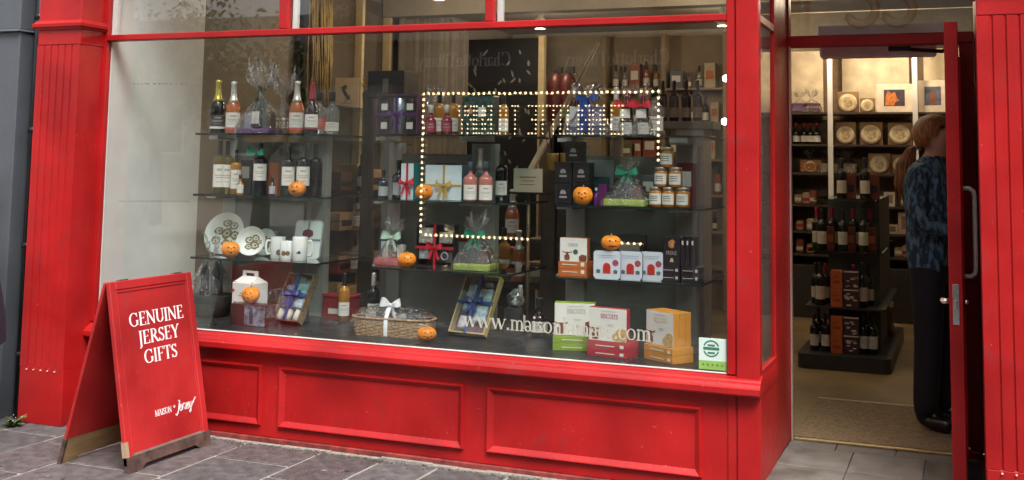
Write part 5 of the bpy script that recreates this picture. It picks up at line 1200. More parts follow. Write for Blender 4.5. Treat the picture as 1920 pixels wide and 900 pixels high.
bp('cupboard', mat('cupboard_dark',(.03,.025,.02),.6), bx0, bx1, BY+.0, 6.1, FRZ, SZ[5]-.1)
bp('added_pelmet', mat('added_pelmet_cream',(.5,.42,.3),.7), bx0, bx1, 5.2, 5.23, 2.5, 2.84)  # board added to hide the back wall lamps from the street
def mount(label, px0, px1, pyt, z, art, pts, pm, frame=(.7,.62,.5)):
    x0, x1 = AX(px0,BY+.08,z+.1), AX(px1,BY+.08,z+.1); w = x1-x0; h = HT((px0+px1)/2, pyt, BY+.08, z)
    t = thing('mounted_print', label, 'picture', ((x0+x1)/2, BY+.08, z+.0005), (R(-5),0,0))
    G().box(-w/2,w/2,0,.012,0,h, b=.002).build('mount', mat('mount_%.2f' % frame[0], frame, .7), t)
    G().box(-w*.29,w*.29,-.002,-.0004,h*.22,h*.8).build('picture', mat(*art), t)
    if pts: G().prism([(x*w, z_*h) for x, z_ in pts], -.0035, -.0022).build('subject', pm, t)
foxm = mat('fox_orange', (.5,.16,.03), .6, var=.5, scale=30)
mount('white mounted print of an orange animal on a dark ground', 1643, 1711, 157, SZ[0], ('art_dark',(.05,.03,.05),.5,0,.5,9), [(-.26,.24),(-.24,.55),(-.18,.76),(-.08,.66),(.02,.72),(.08,.5),(.14,.42),(.02,.34),(.0,.24)], foxm)
mount('white mounted print with a bluish picture beside the orange animal print', 1722, 1776, 150, SZ[0], ('art_blue',(.09,.1,.15),.5,0,.7,14), [(-.12,.24),(-.1,.55),(0,.7),(.1,.55),(.12,.24)], mat('art_rust',(.2,.08,.04),.6,var=.4))
mount('small white mounted card on the back shelf beside the shopkeeper', 1657, 1678, 360, SZ[3], ('art_grey',(.3,.25,.18),.5,0,.5,9), None, None, (.75,.68,.55))
mount('small cream mounted card low on the back shelving', 1664, 1683, 421, SZ[4], ('art_brown',(.2,.12,.06),.5,0,.5,9), None, None, (.6,.5,.36))
mount('tall cream mounted card low on the back shelving near the shopkeeper', 1684, 1712, 398, SZ[4], ('art_brown2',(.3,.18,.12),.5,0,.5,9), None, None, (.55,.46,.34))
plm = mat('glazed_plate', (.55,.46,.3), .2, var=.25, scale=20); kb = mat('plate_box', (.27,.17,.08), .6, var=.2)
def plate_box(label, px0, px1, pyt, z, pl=True, c=None):
    x0, x1 = AX(px0,BY+.1,z+.1), AX(px1,BY+.1,z+.1); w = x1-x0; h = HT((px0+px1)/2, pyt, BY+.1, z)
    t = thing('boxed_plate', label, 'boxed plate', ((x0+x1)/2, BY+.1, z+.0005), group='boxed plates on the back shelving')
    G().box(-w/2,w/2,0,.05,0,h, b=.002).build('box', c or kb, t)
    if pl:
        r = min(w,h)*.44; gg = G(); gg.lathe([(0,r*.55),(.004,r*.6),(.016,r),(.019,r),(.008,r*.6),(.007,.0)], n=24, cap=False).xf(Matrix.Translation((0,-.004,r+.004)) @ Matrix.Rotation(R(82),4,'X')); gg.build('plate', plm, t)
        G().lathe([(0,r*.52),(.002,r*.5)], n=12).xf(Matrix.Translation((0,-.0125,r+.004)) @ Matrix.Rotation(R(82),4,'X')).build('plate_print', mat('plate_motif',(.38,.29,.16),.3,var=.6,scale=45), t)
PBL = ['large boxed plate on the top back shelf beside a smaller one', 'smaller boxed plate next to the orange animal print', 'boxed plate on the second back shelf against the white rail', 'boxed plate on the second back shelf between two others', 'boxed plate on the second back shelf over the shopkeeper\'s ponytail', 'boxed plate on the third back shelf beside the wine bottles', 'boxed plate on the third back shelf behind the ponytail', 'boxed plate on the third back shelf behind the orange hamper', 'boxed plate on the second back shelf behind the shopkeeper\'s head']
for k, (a, b, y_, s) in enumerate(((1570,1610,172,0),(1612,1640,184,0),(1566,1605,229,1),(1612,1655,229,1),(1665,1710,230,1),(1628,1670,288,2),(1672,1712,290,2),(1500,1540,300,2),(1740,1780,232,1))):
    plate_box(PBL[k], a, b, y_, SZ[s])
for k, (px, s, c, lab_) in enumerate(((1500,0,(.1,.03,.12),'purple wrapped gift on the top back shelf'),(1522,0,(.08,.02,.06),'plum wrapped gift on the top back shelf'),(1518,2,(.45,.14,.02),'orange hamper on the back shelf'),(1556,2,(.3,.25,.18),'pale hamper on the back shelf'),(1590,2,(.2,.16,.12),'brown hamper on the back shelf'))):
    X = AX(px,BY+.12,SZ[s]); t = thing('wrapped_hamper', lab_+' in crinkled cellophane', 'gift hamper', (X,BY+.14,SZ[s]+.0005)); G().box(-.08,.08,-.06,.06,0,.09, b=.01).build('gift', mat('hm_%d' % k, c, .4, var=.4, scale=30), t); cello(t, .19, .15, .2, .66, .5, 90+k, z0=.003, n=30)
for k, px in enumerate((1493,1508,1520,1532)): bottle('small dark bottle with pale label on the second back shelf', 'gin', px, 0, BY+.15, SZ[1]+.0005, DKG, REDF, LAB, None, h=.2, group='small bottles on the back shelf')
for k, (px, s) in enumerate(((1497,3),(1512,3),(1525,3),(1500,4),(1520,4),(1660,5),(1685,5),(1700,5),(1500,5),(1520,5),(1695,3))):
    X = AX(px,BY+.12,SZ[s]); t = thing('biscuit_packet', '%s packet with %s label on the %s back shelf' % (('tan','cream','rust')[k % 3], 'red' if k % 2 else 'white', {3:'fourth',4:'fifth',5:'lowest'}[s]), 'packet', (X,BY+.14,SZ[s]+.0005), group='packets on the lower back shelves')
    G().box(-.035,.035,-.04,.04,0,.09+.02*(k % 3), b=.012).build('packet', mat('bpk_%d' % (k % 3), ((.4,.28,.12),(.5,.4,.24),(.28,.08,.04))[k % 3], .5, var=.3, scale=30), t); G().box(-.03,.03,-.0415,-.0402,.03,.06).build('label', RIB['red'] if k % 2 else LAB, t)
# ---- gondola
GXc = -.79
gn = thing('floor_display', 'black tiered floor display of wine bottles and orange cartons', 'display stand', (GXc,3.9,FRZ)); gm = mat('gondola_black', (.028,.024,.02), .4, var=.2)
def rounded(w, d, r, n=5): return [(sx*(w/2-r)+math.cos(R(a0+i*90/n))*r, sy*(d/2-r)+math.sin(R(a0+i*90/n))*r) for sx, sy, a0 in ((1,1,0),(-1,1,90),(-1,-1,180),(1,-1,270)) for i in range(n+1)]
def slab(nm, m_, w, d, r, z0, z1, oy=0):
    p = rounded(w, d, r); n = len(p)
    G().add([(x,y+oy,z0) for x,y in p]+[(x,y+oy,z1) for x,y in p], [tuple(range(n)), tuple(range(n,2*n))]+[(i,(i+1) % n,(i+1) % n+n,i+n) for i in range(n)]).build(nm, m_, gn)
slab('base', gm, .62, 1.74, .06, 0, .1)
G().box(-.14,.22,-.45,.7,.1005,1.24-FRZ).build('column', mat('gondola_column',(.075,.07,.06),.6), gn)
GZ = [FRZ+.1, PY(1580,575,3.2).z, PY(1580,470,3.2).z, PY(1600,374,3.2).z]
for k, (z, w, d) in enumerate(zip(GZ[1:], (.54,.5,.42), (1.5,1.45,1.4))): slab('shelf', shelfm if k else gm, w, d, .03, z-FRZ-.012, z-FRZ, .0)
winel = mat('label_cream', (.6,.54,.44), .6)
def gb(label, px, pyt, lev, Y=3.22, k_='wine', g_='bottles on the black floor display'): bottle(label, k_, px, pyt, Y, GZ[lev]+.0005, DKG, CAPB, winel, None, (.14,.45), group=g_, prt=False)
for px, q in ((1527,'at the outer corner before the orange cartons'),(1548,'touching the orange cartons'),(1619,'touching the pale-flecked cartons'),(1637,'at the outer corner beyond the flecked cartons')): gb('dark wine bottle on the display base '+q, px, 588, 0)
for px, q in ((1538,'orange'),(1617,'pale-flecked')): gb('dark wine bottle on the second tier beside the %s cartons' % q, px, 492, 1, 3.24)
for px, q in ((1541,'nearest the corner post'),(1580,'in the middle'),(1619,'nearest the shopkeeper')):
    gb('dark wine bottle, upper glass tier of the floor display, '+q, px, 392, 2, 3.26)
    t = thing('red_liqueur_carton', 'dark red carton between wine bottles on the upper tier, '+q, 'carton', (AX(px+16,3.34,GZ[2]+.1),3.36,GZ[2]+.0005), group='dark red cartons on the floor display'); G().box(-.03,.03,-.03,.03,0,.16, b=.002).build('carton', mat('wine_carton',(.16,.03,.02),.5), t); G().box(-.02,.02,-.0315,-.0302,.05,.1).build('label', OR, t)
for px, q in ((1578,'farther from the shopkeeper'),(1622,'nearer the shopkeeper')):
    gb('dark wine bottle crowning the floor display, '+q, px, 296, 3, 3.3)
    t = thing('red_liqueur_carton', 'dark red carton beside the crowning wine bottle, '+q, 'carton', (AX(px+18,3.36,GZ[3]+.1),3.38,GZ[3]+.0005), group='dark red cartons crowning the floor display'); G().box(-.03,.03,-.03,.03,0,.18, b=.002).build('carton', mat('wine_carton',()), t); G().box(-.02,.02,-.0315,-.0302,.05,.1).build('label', CAPB, t)
orm = mat('orange_carton', (.5,.1,.02), .5, var=.15); ptm = mat('pattern_carton', (.05,.012,.015), .5)
for lev, (yt, yb) in ((0,(606,665)),(1,(507,572))):
    for r_ in range(2):
        hh = .125
        z = GZ[lev]+.0005+r_*(hh+.0007)
        x0, x1 = AX(1558,3.16,z), AX(1580,3.16,z); t = thing('orange_carton', ['orange carton, lower of two on the display base', 'orange carton, upper of two on the display base', 'orange carton, lower of two on the second tier', 'orange carton, upper of two on the second tier'][lev*2+r_], 'carton', ((x0+x1)/2,3.2,z)); w = x1-x0
        G().box(-w/2,w/2,-.05,.05,0,hh, b=.002).build('carton', orm, t); G().box(-w*.3,w*.3,-.0515,-.0502,hh*.3,hh*.45).box(-w*.3,w*.1,-.0515,-.0502,hh*.6,hh*.66).build('print', mat('orange_print',(.28,.05,.01),.6), t)
        x0, x1 = AX(1582,3.16,z), AX(1611,3.16,z); t = thing('patterned_carton', ['dark carton with pale flecks, lower on the display base', 'dark carton with pale flecks, upper on the display base', 'dark carton with pale flecks, lower on the second tier', 'dark carton with pale flecks, upper on the second tier'][lev*2+r_], 'carton', ((x0+x1)/2,3.2,z)); w = x1-x0
        G().box(-w/2,w/2,-.05,.05,0,hh, b=.002).build('carton', ptm, t); G().box(-w/2,w/2,-.0515,-.0502,hh*.93,hh).build('edge', winel, t); rr = random.Random(lev*3+r_); gg = G()
        for q in range(9): cx_, cz_ = rr.uniform(-w*.38,w*.38), rr.uniform(.015,hh-.03); s_ = rr.uniform(.006,.013); gg.prism([(cx_+math.cos(R(a))*s_*1.6, cz_+math.sin(R(a))*s_*.6) for a in range(0,360,60)], -.0514, -.0502)
        gg.build('fleck', winel, t, kind='stuff')
for lev, Yr, pxs, h_ in ((1,3.36,(1530,1548,1600,1630),.28),(2,3.4,(1532,1560,1600,1632),.29),(0,3.36,(1535,1625),.28)):
    for px in pxs: bottle(['dark wine bottle in the back row of the display base','dark wine bottle in the back row of the second tier','dark wine bottle in the back row of the upper glass tier'][lev], 'wine', px, 0, Yr, GZ[lev]+.0005, DKG, REDF if px % 4 == 0 else CAPB, winel, None, (.14,.42), group='back row bottles on the floor display', h=h_, prt=False)
jar('tall ribbed glass jar on the side of the floor display base', AX(1664,4.2,.3), 4.2, FRZ+.1005, .05, .26, clear('jar_tan',(.5,.4,.25)), SILV, lab=None, name='glass_jar')

# ---- more stock: shelving on the back wall behind the window, and shelf fillers
bk = thing('oak_shelving', 'beige panelled shelving on the back wall behind the display window', 'shelving', (-2.4,6.0,FRZ)); om = mat('oak_panel', (.3,.22,.13), .6, var=.2, scale=3)
G().box(-1.0,.85,.14,.19,0,2.7).build('back_board', om, bk)
for x in (-1.0,-.38,.24,.83): G().box(x-.02,x+.02,-.1,.139,0,2.7).build('upright', om, bk)
for z in (.4,.75,1.1,1.45,1.8,2.15):
    for xa in (-1.0,-.38,.24): G().box(xa+.021,xa+.598,-.1,.139,z-.02,z).build('shelf', om, bk)
rr = random.Random(31); kn = ['brown','rust','cream','slate','olive']; kc = [(.14,.07,.03),(.3,.08,.03),(.5,.42,.28),(.1,.12,.14),(.14,.15,.05)]
for z in (.75,1.1,1.45,1.8,2.15):
    for xa in (-1.0,-.38,.24):
        x = xa+.06
        while x < xa+.5:
            w_ = rr.uniform(.07,.14); h_ = rr.uniform(.12,.26); c = rr.randrange(5)
            if rr.random() < .4: bottle('%s bottle on the %s shelf of the beige back wall unit' % (('amber','dark red','clear','rose')[c % 4], {.75:'second',1.1:'third',1.45:'fourth',1.8:'fifth',2.15:'top'}[z]), 'wine', 0, 0, 6.0, FRZ+z+.0005, [amb, DRED, clearg, ROSE][c % 4], CAPB, LAB, None, group='bottles on the beige back wall shelving', h=h_+.04, X=-2.4+x+.04, prt=False); x += .1
            else:
                t = thing('stock_carton', '%s carton on the %s shelf of the beige back wall unit' % (kn[c], {.75:'second',1.1:'third',1.45:'fourth',1.8:'fifth',2.15:'top'}[z]), 'carton', (-2.4+x+w_/2, 6.0, FRZ+z+.0005), group='cartons on the beige back wall shelving')
                G().box(-w_/2,w_/2,-.05,.05,0,h_, b=.003).build('carton', mat('stock_%d' % c, kc[c], .5, var=.2), t); G().box(-w_*.35,w_*.35,-.0515,-.0502,h_*.35,h_*.7).build('label', LAB if c != 2 else OR, t); x += w_+.02
# back rows on the glass shelves
fill = [('dark green carton behind the pale blue gift boxes',760,.6,S2,.09,.15,(.03,.07,.05)),('plum carton at the back of the shelf behind the gold-ribboned box',835,.6,S2,.12,.2,(.1,.03,.06)),('rust carton at the back between the two hampers',868,.62,S3,.08,.16,(.3,.09,.03)),
 ('navy carton at the back behind the red-based gift',725,.62,S3,.1,.14,(.03,.05,.1)),('brown carton at the back behind the white fudge box',1085,.62,S3,.09,.17,(.12,.06,.03)),('slate carton behind the three white tins',1180,.62,S3,.16,.2,(.09,.1,.12)),
 ('dark red carton behind the honey jars',1285,.62,S2,.09,.22,(.16,.03,.03)),('olive carton at the back behind the blue-ribboned gift',1070,.62,S1,.08,.15,(.1,.11,.05)),('black carton behind the miniature bottles',460,.62,S2,.08,.2,(.02,.02,.022)),('grey carton at the back behind the triangular hamper',1215,.66,S2,.08,.15,(.14,.14,.15))]
for lb_, px, Yf, z, w_, h_, c in fill:
    t = card_box(lb_, 0, 0, 0, Yf, z, .06, mat('fill_%.2f%.2f' % (c[0], c[2]), c, .4, var=.2), X=AX(px,Yf,z+.1), w=w_, h=h_, name='stock_carton', cat='carton'); G().box(-w_*.34,w_*.34,-.0315,-.0302,h_*.45,h_*.8).build('label', LAB, t)
for k, (px, z, kd, bd, h_, lb_) in enumerate(((940,S2,'wine',DKG,.27,'dark bottle at the back beside the pink gin'),(975,DK,'wine',DRED,.26,'dark red bottle on the deck behind the web address'),(1012,DK,'stub',DRED,.2,'squat dark red bottle on the deck beside the green biscuit boxes'),(1155,S1,'wine',amb,.26,'golden bottle at the back beside the wrapped bottles'),(1228,S1,'gin',clearg,.26,'clear decanter-like bottle at the end of the upper shelf'),(700,DK,'wine',DKG,.28,'dark bottle standing behind the wicker hamper'),(645,DK,'wine',amb,.27,'golden bottle on the deck before the wicker hamper'))):
    bottle(lb_, kd, px, 0, .6 if z != DK else .62, z+.0003, bd, SILV if k % 2 else CAPB, LAB, None, h=h_)
rc = thing('red_carton', 'red gift carton on the deck between the gift tray and the wicker hamper', 'carton', (AX(640,.72,DK+.1), .72, DK+.0003)); G().box(-.09,.09,-.06,.06,0,.12, b=.003).build('carton', mat('gift_red',(.3,.02,.025),.4), rc); G().box(-.095,.095,-.064,.064,.1205,.14, b=.004).build('lid', mat('gift_red',()), rc); G().box(-.05,.07,-.0615,-.0602,.03,.06).build('label', LAB, rc)
# ================================================================== SANDWICH BOARD
sb = thing('sandwich_board', 'red sandwich board lettered in white, standing on the pavement', 'sandwich board', (-3.8,-.46,0))
hw = .305
lean_f = math.atan2(.175+.02, .86); 
fr_ = bpy.data.objects.new('front_board', None); 
# front board local frame: x along the board (towards -y world), y = depth into board, z up the slope
def board_mat(x_bot, x_top, flip):
    a = Vector((x_bot, 0, 0)); b = Vector((x_top, 0, .862)); up = (b-a).normalized(); L_ = (b-a).length
    xd = Vector((0,1,0)) if not flip else Vector((0,-1,0)); yd = up.cross(xd)
    M = Matrix((xd, yd, up)).transposed().to_4x4(); M.translation = a; return M, L_
MF, LF = board_mat(.195, .03, False); MB, LB = board_mat(-.225, -.002, True)
frontp = G().box(-hw+.03,hw-.03,.004,.014,.05,LF-.03).xf(MF).build('front_panel', REDB, sb)
for d in ((-hw,-hw+.042,-.003,.022,.03,LF),(hw-.042,hw,-.003,.022,.03,LF),(-hw+.0421,hw-.0421,-.003,.022,LF-.042,LF)): G().box(*d, b=.004).xf(MF).build('frame_rail', REDB, sb)
for d in ((-hw+.043,-hw+.056,.0,.004,.07,LF-.055),(hw-.056,hw-.043,.0,.004,.07,LF-.055),(-hw+.043,hw-.043,.0,.004,LF-.055,LF-.043)): G().box(*d, b=.002).xf(MF).build('inner_bead', REDB, sb)
wood = mat('weathered_board', (.085,.045,.035), .8, var=.6, scale=16, bump=.4, bscale=60); raw = mat('raw_plywood', (.28,.18,.08), .7, var=.25, scale=6, stretch=(1,1,5))
G().prism([(-hw,0),(-hw,.07),(hw,.07),(hw,0),(hw-.09,0),(hw-.12,.022),(-hw+.12,.022),(-hw+.09,0)], -.006, .02).xf(MF).build('foot_rail', wood, sb)
G().box(-hw+.03,hw-.03,.0,.004,.07,.079).xf(MF).build('bead_bottom', mat('grey_bead',(.2,.17,.14),.7,var=.3), sb)
G().box(-hw-.0005,-hw+.016,-.005,.024,.0705,.14).xf(MF).build('pale_edge', mat('bare_wood',(.4,.28,.18),.7), sb)
G().box(-hw,hw,.0,.016,.125,LB-.004, b=.002).xf(MB).build('back_panel', REDB, sb)
G().box(-hw+.03,-hw+.05,-.012,-.0002,.13,LB-.03).xf(MB).build('back_batten', REDB, sb); 
G().prism([(-hw,0),(-hw,.1245),(hw,.1245),(hw,0),(hw-.09,0),(hw-.12,.02),(-hw+.12,.02),(-hw+.09,0)], .002, .015).xf(MB).build('back_foot_rail', raw, sb)
G().box(-hw-.001,-hw+.012,-.002,.018,.0,.124).box(hw-.012,hw+.001,-.002,.018,.0,.124).xf(MB).build('foot_edge', wood, sb)
for x in (-.2,.2): G().box(x-.03,x+.03,.0,.024,LF+.0005,LF+.006).xf(MF).build('hinge', CHROME, sb)
WL = mat('white_vinyl', (.85,.85,.84), .5, var=.02)
TF = lambda v: MF @ Vector(v)
for txt, z, h, x in (('GENUINE',.652,.066,.012),('JERSEY',.562,.066,.012),('GIFTS',.468,.066,.012)):
    lettering('lettering', sb, WL, txt, x, .004, z, h, cond=1.16, T=TF, label='white capital lettering '+txt)
lettering('lettering', sb, WL, 'MAISON', -.015, .004, .212, .03, cond=.86, T=TF); lettering('lettering', sb, WL, 'DE', .068, .004, .228, .012, cond=.8, T=TF)
gs = G()
def ribbon2(pts, w):
    P = []
    for i in range(len(pts)-1):
        p0, p1, p2, p3 = [Vector(pts[max(0, min(len(pts)-1, j))]) for j in (i-1, i, i+1, i+2)]
        for q in range(5):
            t = q/5; P.append(.5*((2*p1)+(p2-p0)*t+(2*p0-5*p1+4*p2-p3)*t*t+(3*p1-p0-3*p2+p3)*t**3))
    P.append(Vector(pts[-1]))
    for a, b in zip(P, P[1:]):
        if (b-a).length > 1e-6:
            e = (b-a).normalized()*.001; gs.prism(_seg(*(a-e), *(b+e), w), .0025, .0038, T=TF)
o = Vector((.078,.205)); s = .05
def sc_(pts): return [(o.x+x*s+y*s*.28, o.y+y*s) for x, y in pts]
ribbon2(sc_([(.45,.95),(.2,1.02),(.28,1.0),(.4,.95),(.36,.5),(.3,0),(.12,-.3),(-.05,-.2)]), .0062)
ribbon2(sc_([(.5,.3),(.75,.4),(.72,.58),(.58,.55),(.52,.25),(.65,.03),(.85,.1),(.98,.5),(1.02,.62),(1.0,.3),(.95,.05)]), .0056)
ribbon2(sc_([(.97,.3),(1.1,.55),(1.28,.6)]), .0052); ribbon2(sc_([(1.25,.1),(1.45,.3),(1.5,.62),(1.5,.35),(1.6,.12),(1.42,.03)]), .0052)
ribbon2(sc_([(1.6,.1),(1.85,.4),(1.85,.58),(1.7,.52),(1.66,.2),(1.8,.03),(2.0,.15),(2.1,.6),(2.08,.2),(2.2,.08),(2.36,.3),(2.44,.6)]), .0056)
ribbon2(sc_([(2.44,.6),(2.36,.1),(2.25,-.35),(2.1,-.3),(2.3,.0),(2.6,.5),(2.85,.9)]), .005)
gs.build('script_lettering', WL, sb, label='white brush script lettering Jersey')

# ================================================================== PEOPLE
def person(label, loc, rot, height, pose, mats, hair=None, coat=0):
    """one continuous skin mesh; materials picked by height on the body"""
    k = height/1.65
    V = []; E = []; RD = []
    def v(co, r, par=None):
        V.append(Vector(co)*k); RD.append(r if isinstance(r, tuple) else (r, r)); 
        if par is not None: E.append((par, len(V)-1))
        return len(V)-1
    pel = v((0,0,.90), (.165,.145)); wai = v((0,.01,1.05), (.15,.14), pel); che = v((0,.02,1.22), (.16,.145), wai); sho = v((0,.015,1.36), (.115,.095), che)
    nk = v((0,-.015,1.44), (.052,.055), sho); hd0 = v((0,-.028,1.49), (.06,.07), nk); hd1 = v((0,-.032,1.56), (.076,.094), hd0); hd2 = v((0,-.024,1.615), (.06,.075), hd1)
    ns = v((0,-.128,1.535), (.012,.014), hd1)
    for sx in (-1,1):
        v((sx*.08,-.008,1.54), (.012,.018), hd1)
        s1 = v((sx*.165,.015,1.335), (.062,.06), sho); e1 = v(pose['elbow'][0 if sx < 0 else 1], (.046,.044), s1); w1 = v(pose['wrist'][0 if sx < 0 else 1], (.029,.026), e1)
        wv = V[w1]/k; dr = (wv-V[e1]/k).normalized(); pm = v(wv+dr*.055, (.04,.018), w1)
        side = Vector((0,-1,0)) if abs(dr.y) < .7 else Vector((0,0,1))
        for q in range(4):
            o_ = side*(.028-.018*q); ln = (.062,.072,.066,.05)[q]; f1 = v(wv+dr*(.085+ln*.45)+o_, (.0095,.0095), pm); v(wv+dr*(.085+ln)+o_-Vector((sx*.012,0,0)), (.008,.008), f1)
        t1 = v(wv+dr*.06+side*.045, (.011,.011), pm); v(wv+dr*.09+side*.055, (.009,.009), t1)
        h1 = v((sx*.088,.0,.82), (.095,.1), pel); kn = v((sx*.095,-.005,.47), (.078,.082), h1); an = v((sx*.098,.02,.1), (.068,.074), kn); hl = v((sx*.1,.03,.04), (.04,.042), an); v((sx*.105,-.13,.03), (.04,.03), hl)
    me = bpy.data.meshes.new('body'); me.from_pydata([tuple(x) for x in V], E, [])
    ob = bpy.data.objects.new('person_body', me); COL.objects.link(ob)
    md = ob.modifiers.new('s', 'SKIN'); md.use_smooth_shade = True
    for i, d in enumerate(me.skin_vertices[0].data): d.radius = (RD[i][0]*k, RD[i][1]*k); d.use_root = (i == 0)
    sub = ob.modifiers.new('u', 'SUBSURF'); sub.levels = sub.render_levels = 2
    dg = bpy.context.evaluated_depsgraph_get(); m2 = bpy.data.meshes.new_from_object(ob.evaluated_get(dg)); bpy.data.objects.remove(ob)
    m2.name = 'body'; m2.materials.clear()
    zmin = min(q.co.z for q in m2.vertices)
    for q in m2.vertices: q.co.z = max(q.co.z-zmin, .0)
    for m_ in mats: m2.materials.append(m_)
    for p in m2.polygons:
        z = p.center[2]/k; x = abs(p.center[0])/k; p.use_smooth = True
        wr = min((Vector(p.center)-Vector(q)*k).length for q in pose['wrist'])
        p.material_index = 0 if (z > 1.45 or (wr < .03*k) or any((Vector(p.center)/k-Vector(q)).dot((Vector(q)-Vector(e)).normalized()) > .0 and (Vector(p.center)/k-Vector(q)).length < .24 and x > .17 for q, e in zip(pose['wrist'], pose['elbow']))) else (1 if z > pose.get('hem', .86) or x > .2 else (2 if z > .085 else 3))
    t = thing('person', label, 'person', loc, (0,0,rot))
    put('body', m2, t)
    ey = G()
    for sx in (-1,1): G().lathe([(-.008*k,.002),(-.004*k,.0105*k),(0,.012*k),(.004*k,.0105*k),(.008*k,.002)], sx*.03*k, -.103*k, 1.557*k, 8).build('eye', mat('eye_dark',(.05,.04,.035),.3), t)
    G().tube([(-.024*k,-.1*k,1.488*k),(0,-.11*k,1.486*k),(.024*k,-.1*k,1.488*k)], .005*k, 6).build('mouth', mat('lip',(.35,.12,.1),.5), t)
    if hair: hair(t, k)
    return t
SKIN = mat('skin', (.5,.28,.19), .5, var=.06)
def hair_pony(t, k):
    gg = G(); n, m_ = 28, 14; vs = []; rr = random.Random(3)
    ginger = mat('ginger_hair', (.3,.12,.03), .5, var=.65, scale=22, stretch=(5,5,.7), bump=1.0, bscale=40)
    for j in range(m_+1):
        ph = R(90)-R(132)*j/m_
        for i in range(n):
            a = 2*math.pi*i/n; front = max(0, -math.sin(a))          # -y is the face
            p2 = max(ph, R(22)) if front > .55 else (max(ph, R(-10)) if front > .15 else ph)
            rx, ry, rz = .103, .122, .108
            wob = 1+.02*math.sin(a*9+j)
            vs.append((math.cos(a)*math.cos(p2)*rx*k*wob, (math.sin(a)*math.cos(p2)*ry-.014)*k*wob, (1.575+math.sin(p2)*rz)*k))
    gg.add(vs, [(j*n+i, j*n+(i+1) % n, (j+1)*n+(i+1) % n, (j+1)*n+i) for j in range(m_) for i in range(n)], 0, True)
    gg.build('hair', ginger, t)
    gg = G()
    for q in range(70):
        a = rr.uniform(0,6.28); d = rr.uniform(.0,.05)
        ox, oy = math.cos(a)*d, math.sin(a)*d
        gg.tube([(0,.075*k,1.51*k),(ox*.5*k,(.125+oy*.4)*k,1.485*k),(ox*k,(.16+oy)*k,1.40*k),(ox*1.3*k,(.165+oy*1.2)*k,1.3*k),(ox*1.1*k,(.16+oy*1.1)*k,(1.22+rr.uniform(-.06,.05))*k)], [.008,.011,.011,.008,.0015], 5)
    gg.build('ponytail', ginger, t, kind='stuff')
    G().tube([(math.cos(a)*.022*k,(.085+.01*math.sin(a))*k,(1.508+math.sin(a)*.022)*k) for a in [i*math.pi/5 for i in range(10)]], .006*k, 6, closed=True).build('hair_tie', mat('hair_tie',(.5,.42,.4),.5), t)
# patterned top
m_, nt_, p_ = nodes_of('blue_pattern'); N, L = nt_.nodes, nt_.links
vo = N.new('ShaderNodeTexNoise'); vo.inputs['Scale'].default_value = 42; vo.inputs['Detail'].default_value = 3; tc = N.new('ShaderNodeTexCoord'); mp_ = N.new('ShaderNodeMapping'); mp_.inputs['Scale'].default_value = (1,1,.45)
L.new(tc.outputs['Object'], mp_.inputs[0]); L.new(mp_.outputs[0], vo.inputs[0])
cr = N.new('ShaderNodeValToRGB'); cr.color_ramp.elements[0].position = .44; cr.color_ramp.elements[0].color = (.012,.03,.06,1); cr.color_ramp.elements[1].position = .6; cr.color_ramp.elements[1].color = (.09,.2,.28,1)
L.new(vo.outputs[0], cr.inputs[0]); L.new(cr.outputs[0], p_.inputs['Base Color']); p_.inputs['Roughness'].default_value = .8; PAT = m_
navy = mat('navy_trousers', (.006,.007,.012), .8, var=.2); shoe = mat('black_shoe', (.01,.01,.01), .4)
wp = PZ(1750, 808, FRZ+.007)
person('shopkeeper with ginger ponytail, blue patterned top and dark trousers behind the open door', (-.158, 1.5, FRZ+.0075), R(66), 1.64,
       dict(elbow=[(-.22,-.02,1.09),(.22,-.03,1.09)], wrist=[(-.09,-.22,1.02),(.1,-.22,1.04)], hem=.86), [SKIN, PAT, navy, shoe], hair_pony)
def coat_hair(t, k):
    G().lathe([(0,.1),(.06,.098),(.1,.07),(.115,.02)], 0, -.012*k, 1.565*k, 20, sy=1.12).build('hair', mat('brown_hair',(.06,.035,.02),.6), t)
    n = 28; vs = []
    pr = [(.46,.3,.25),(.6,.29,.24),(.8,.25,.2),(1.0,.2,.155),(1.2,.2,.15),(1.36,.16,.11),(1.42,.08,.08)]
    for z, a, b in pr:
        for i in range(n): q = 2*math.pi*i/n; f = 1+.04*math.sin(q*7)*(1.42-z); vs.append((math.cos(q)*a*f*k, (math.sin(q)*b*f+.01)*k, z*k))
    G().add(vs, [(j*n+i, j*n+(i+1) % n, (j+1)*n+(i+1) % n, (j+1)*n+i) for j in range(len(pr)-1) for i in range(n)], 0, True).build('coat', mat('navy_coat',(.012,.018,.04),.8,var=.2,bump=.2,bscale=30), t)
mat('navy_coat',(.012,.018,.04),.8,var=.2,bump=.2,bscale=30)
pc = PY(8, 520, -.62)
person('passer-by in a long navy coat at the grey shopfront', (pc.x-.385, -.62, .001), R(200), 1.7, dict(elbow=[(-.22,.05,1.08),(.22,.05,1.08)], wrist=[(-.15,-.06,.9),(.15,-.06,.9)]), [SKIN, mat('navy_coat',()), navy, shoe], coat_hair)
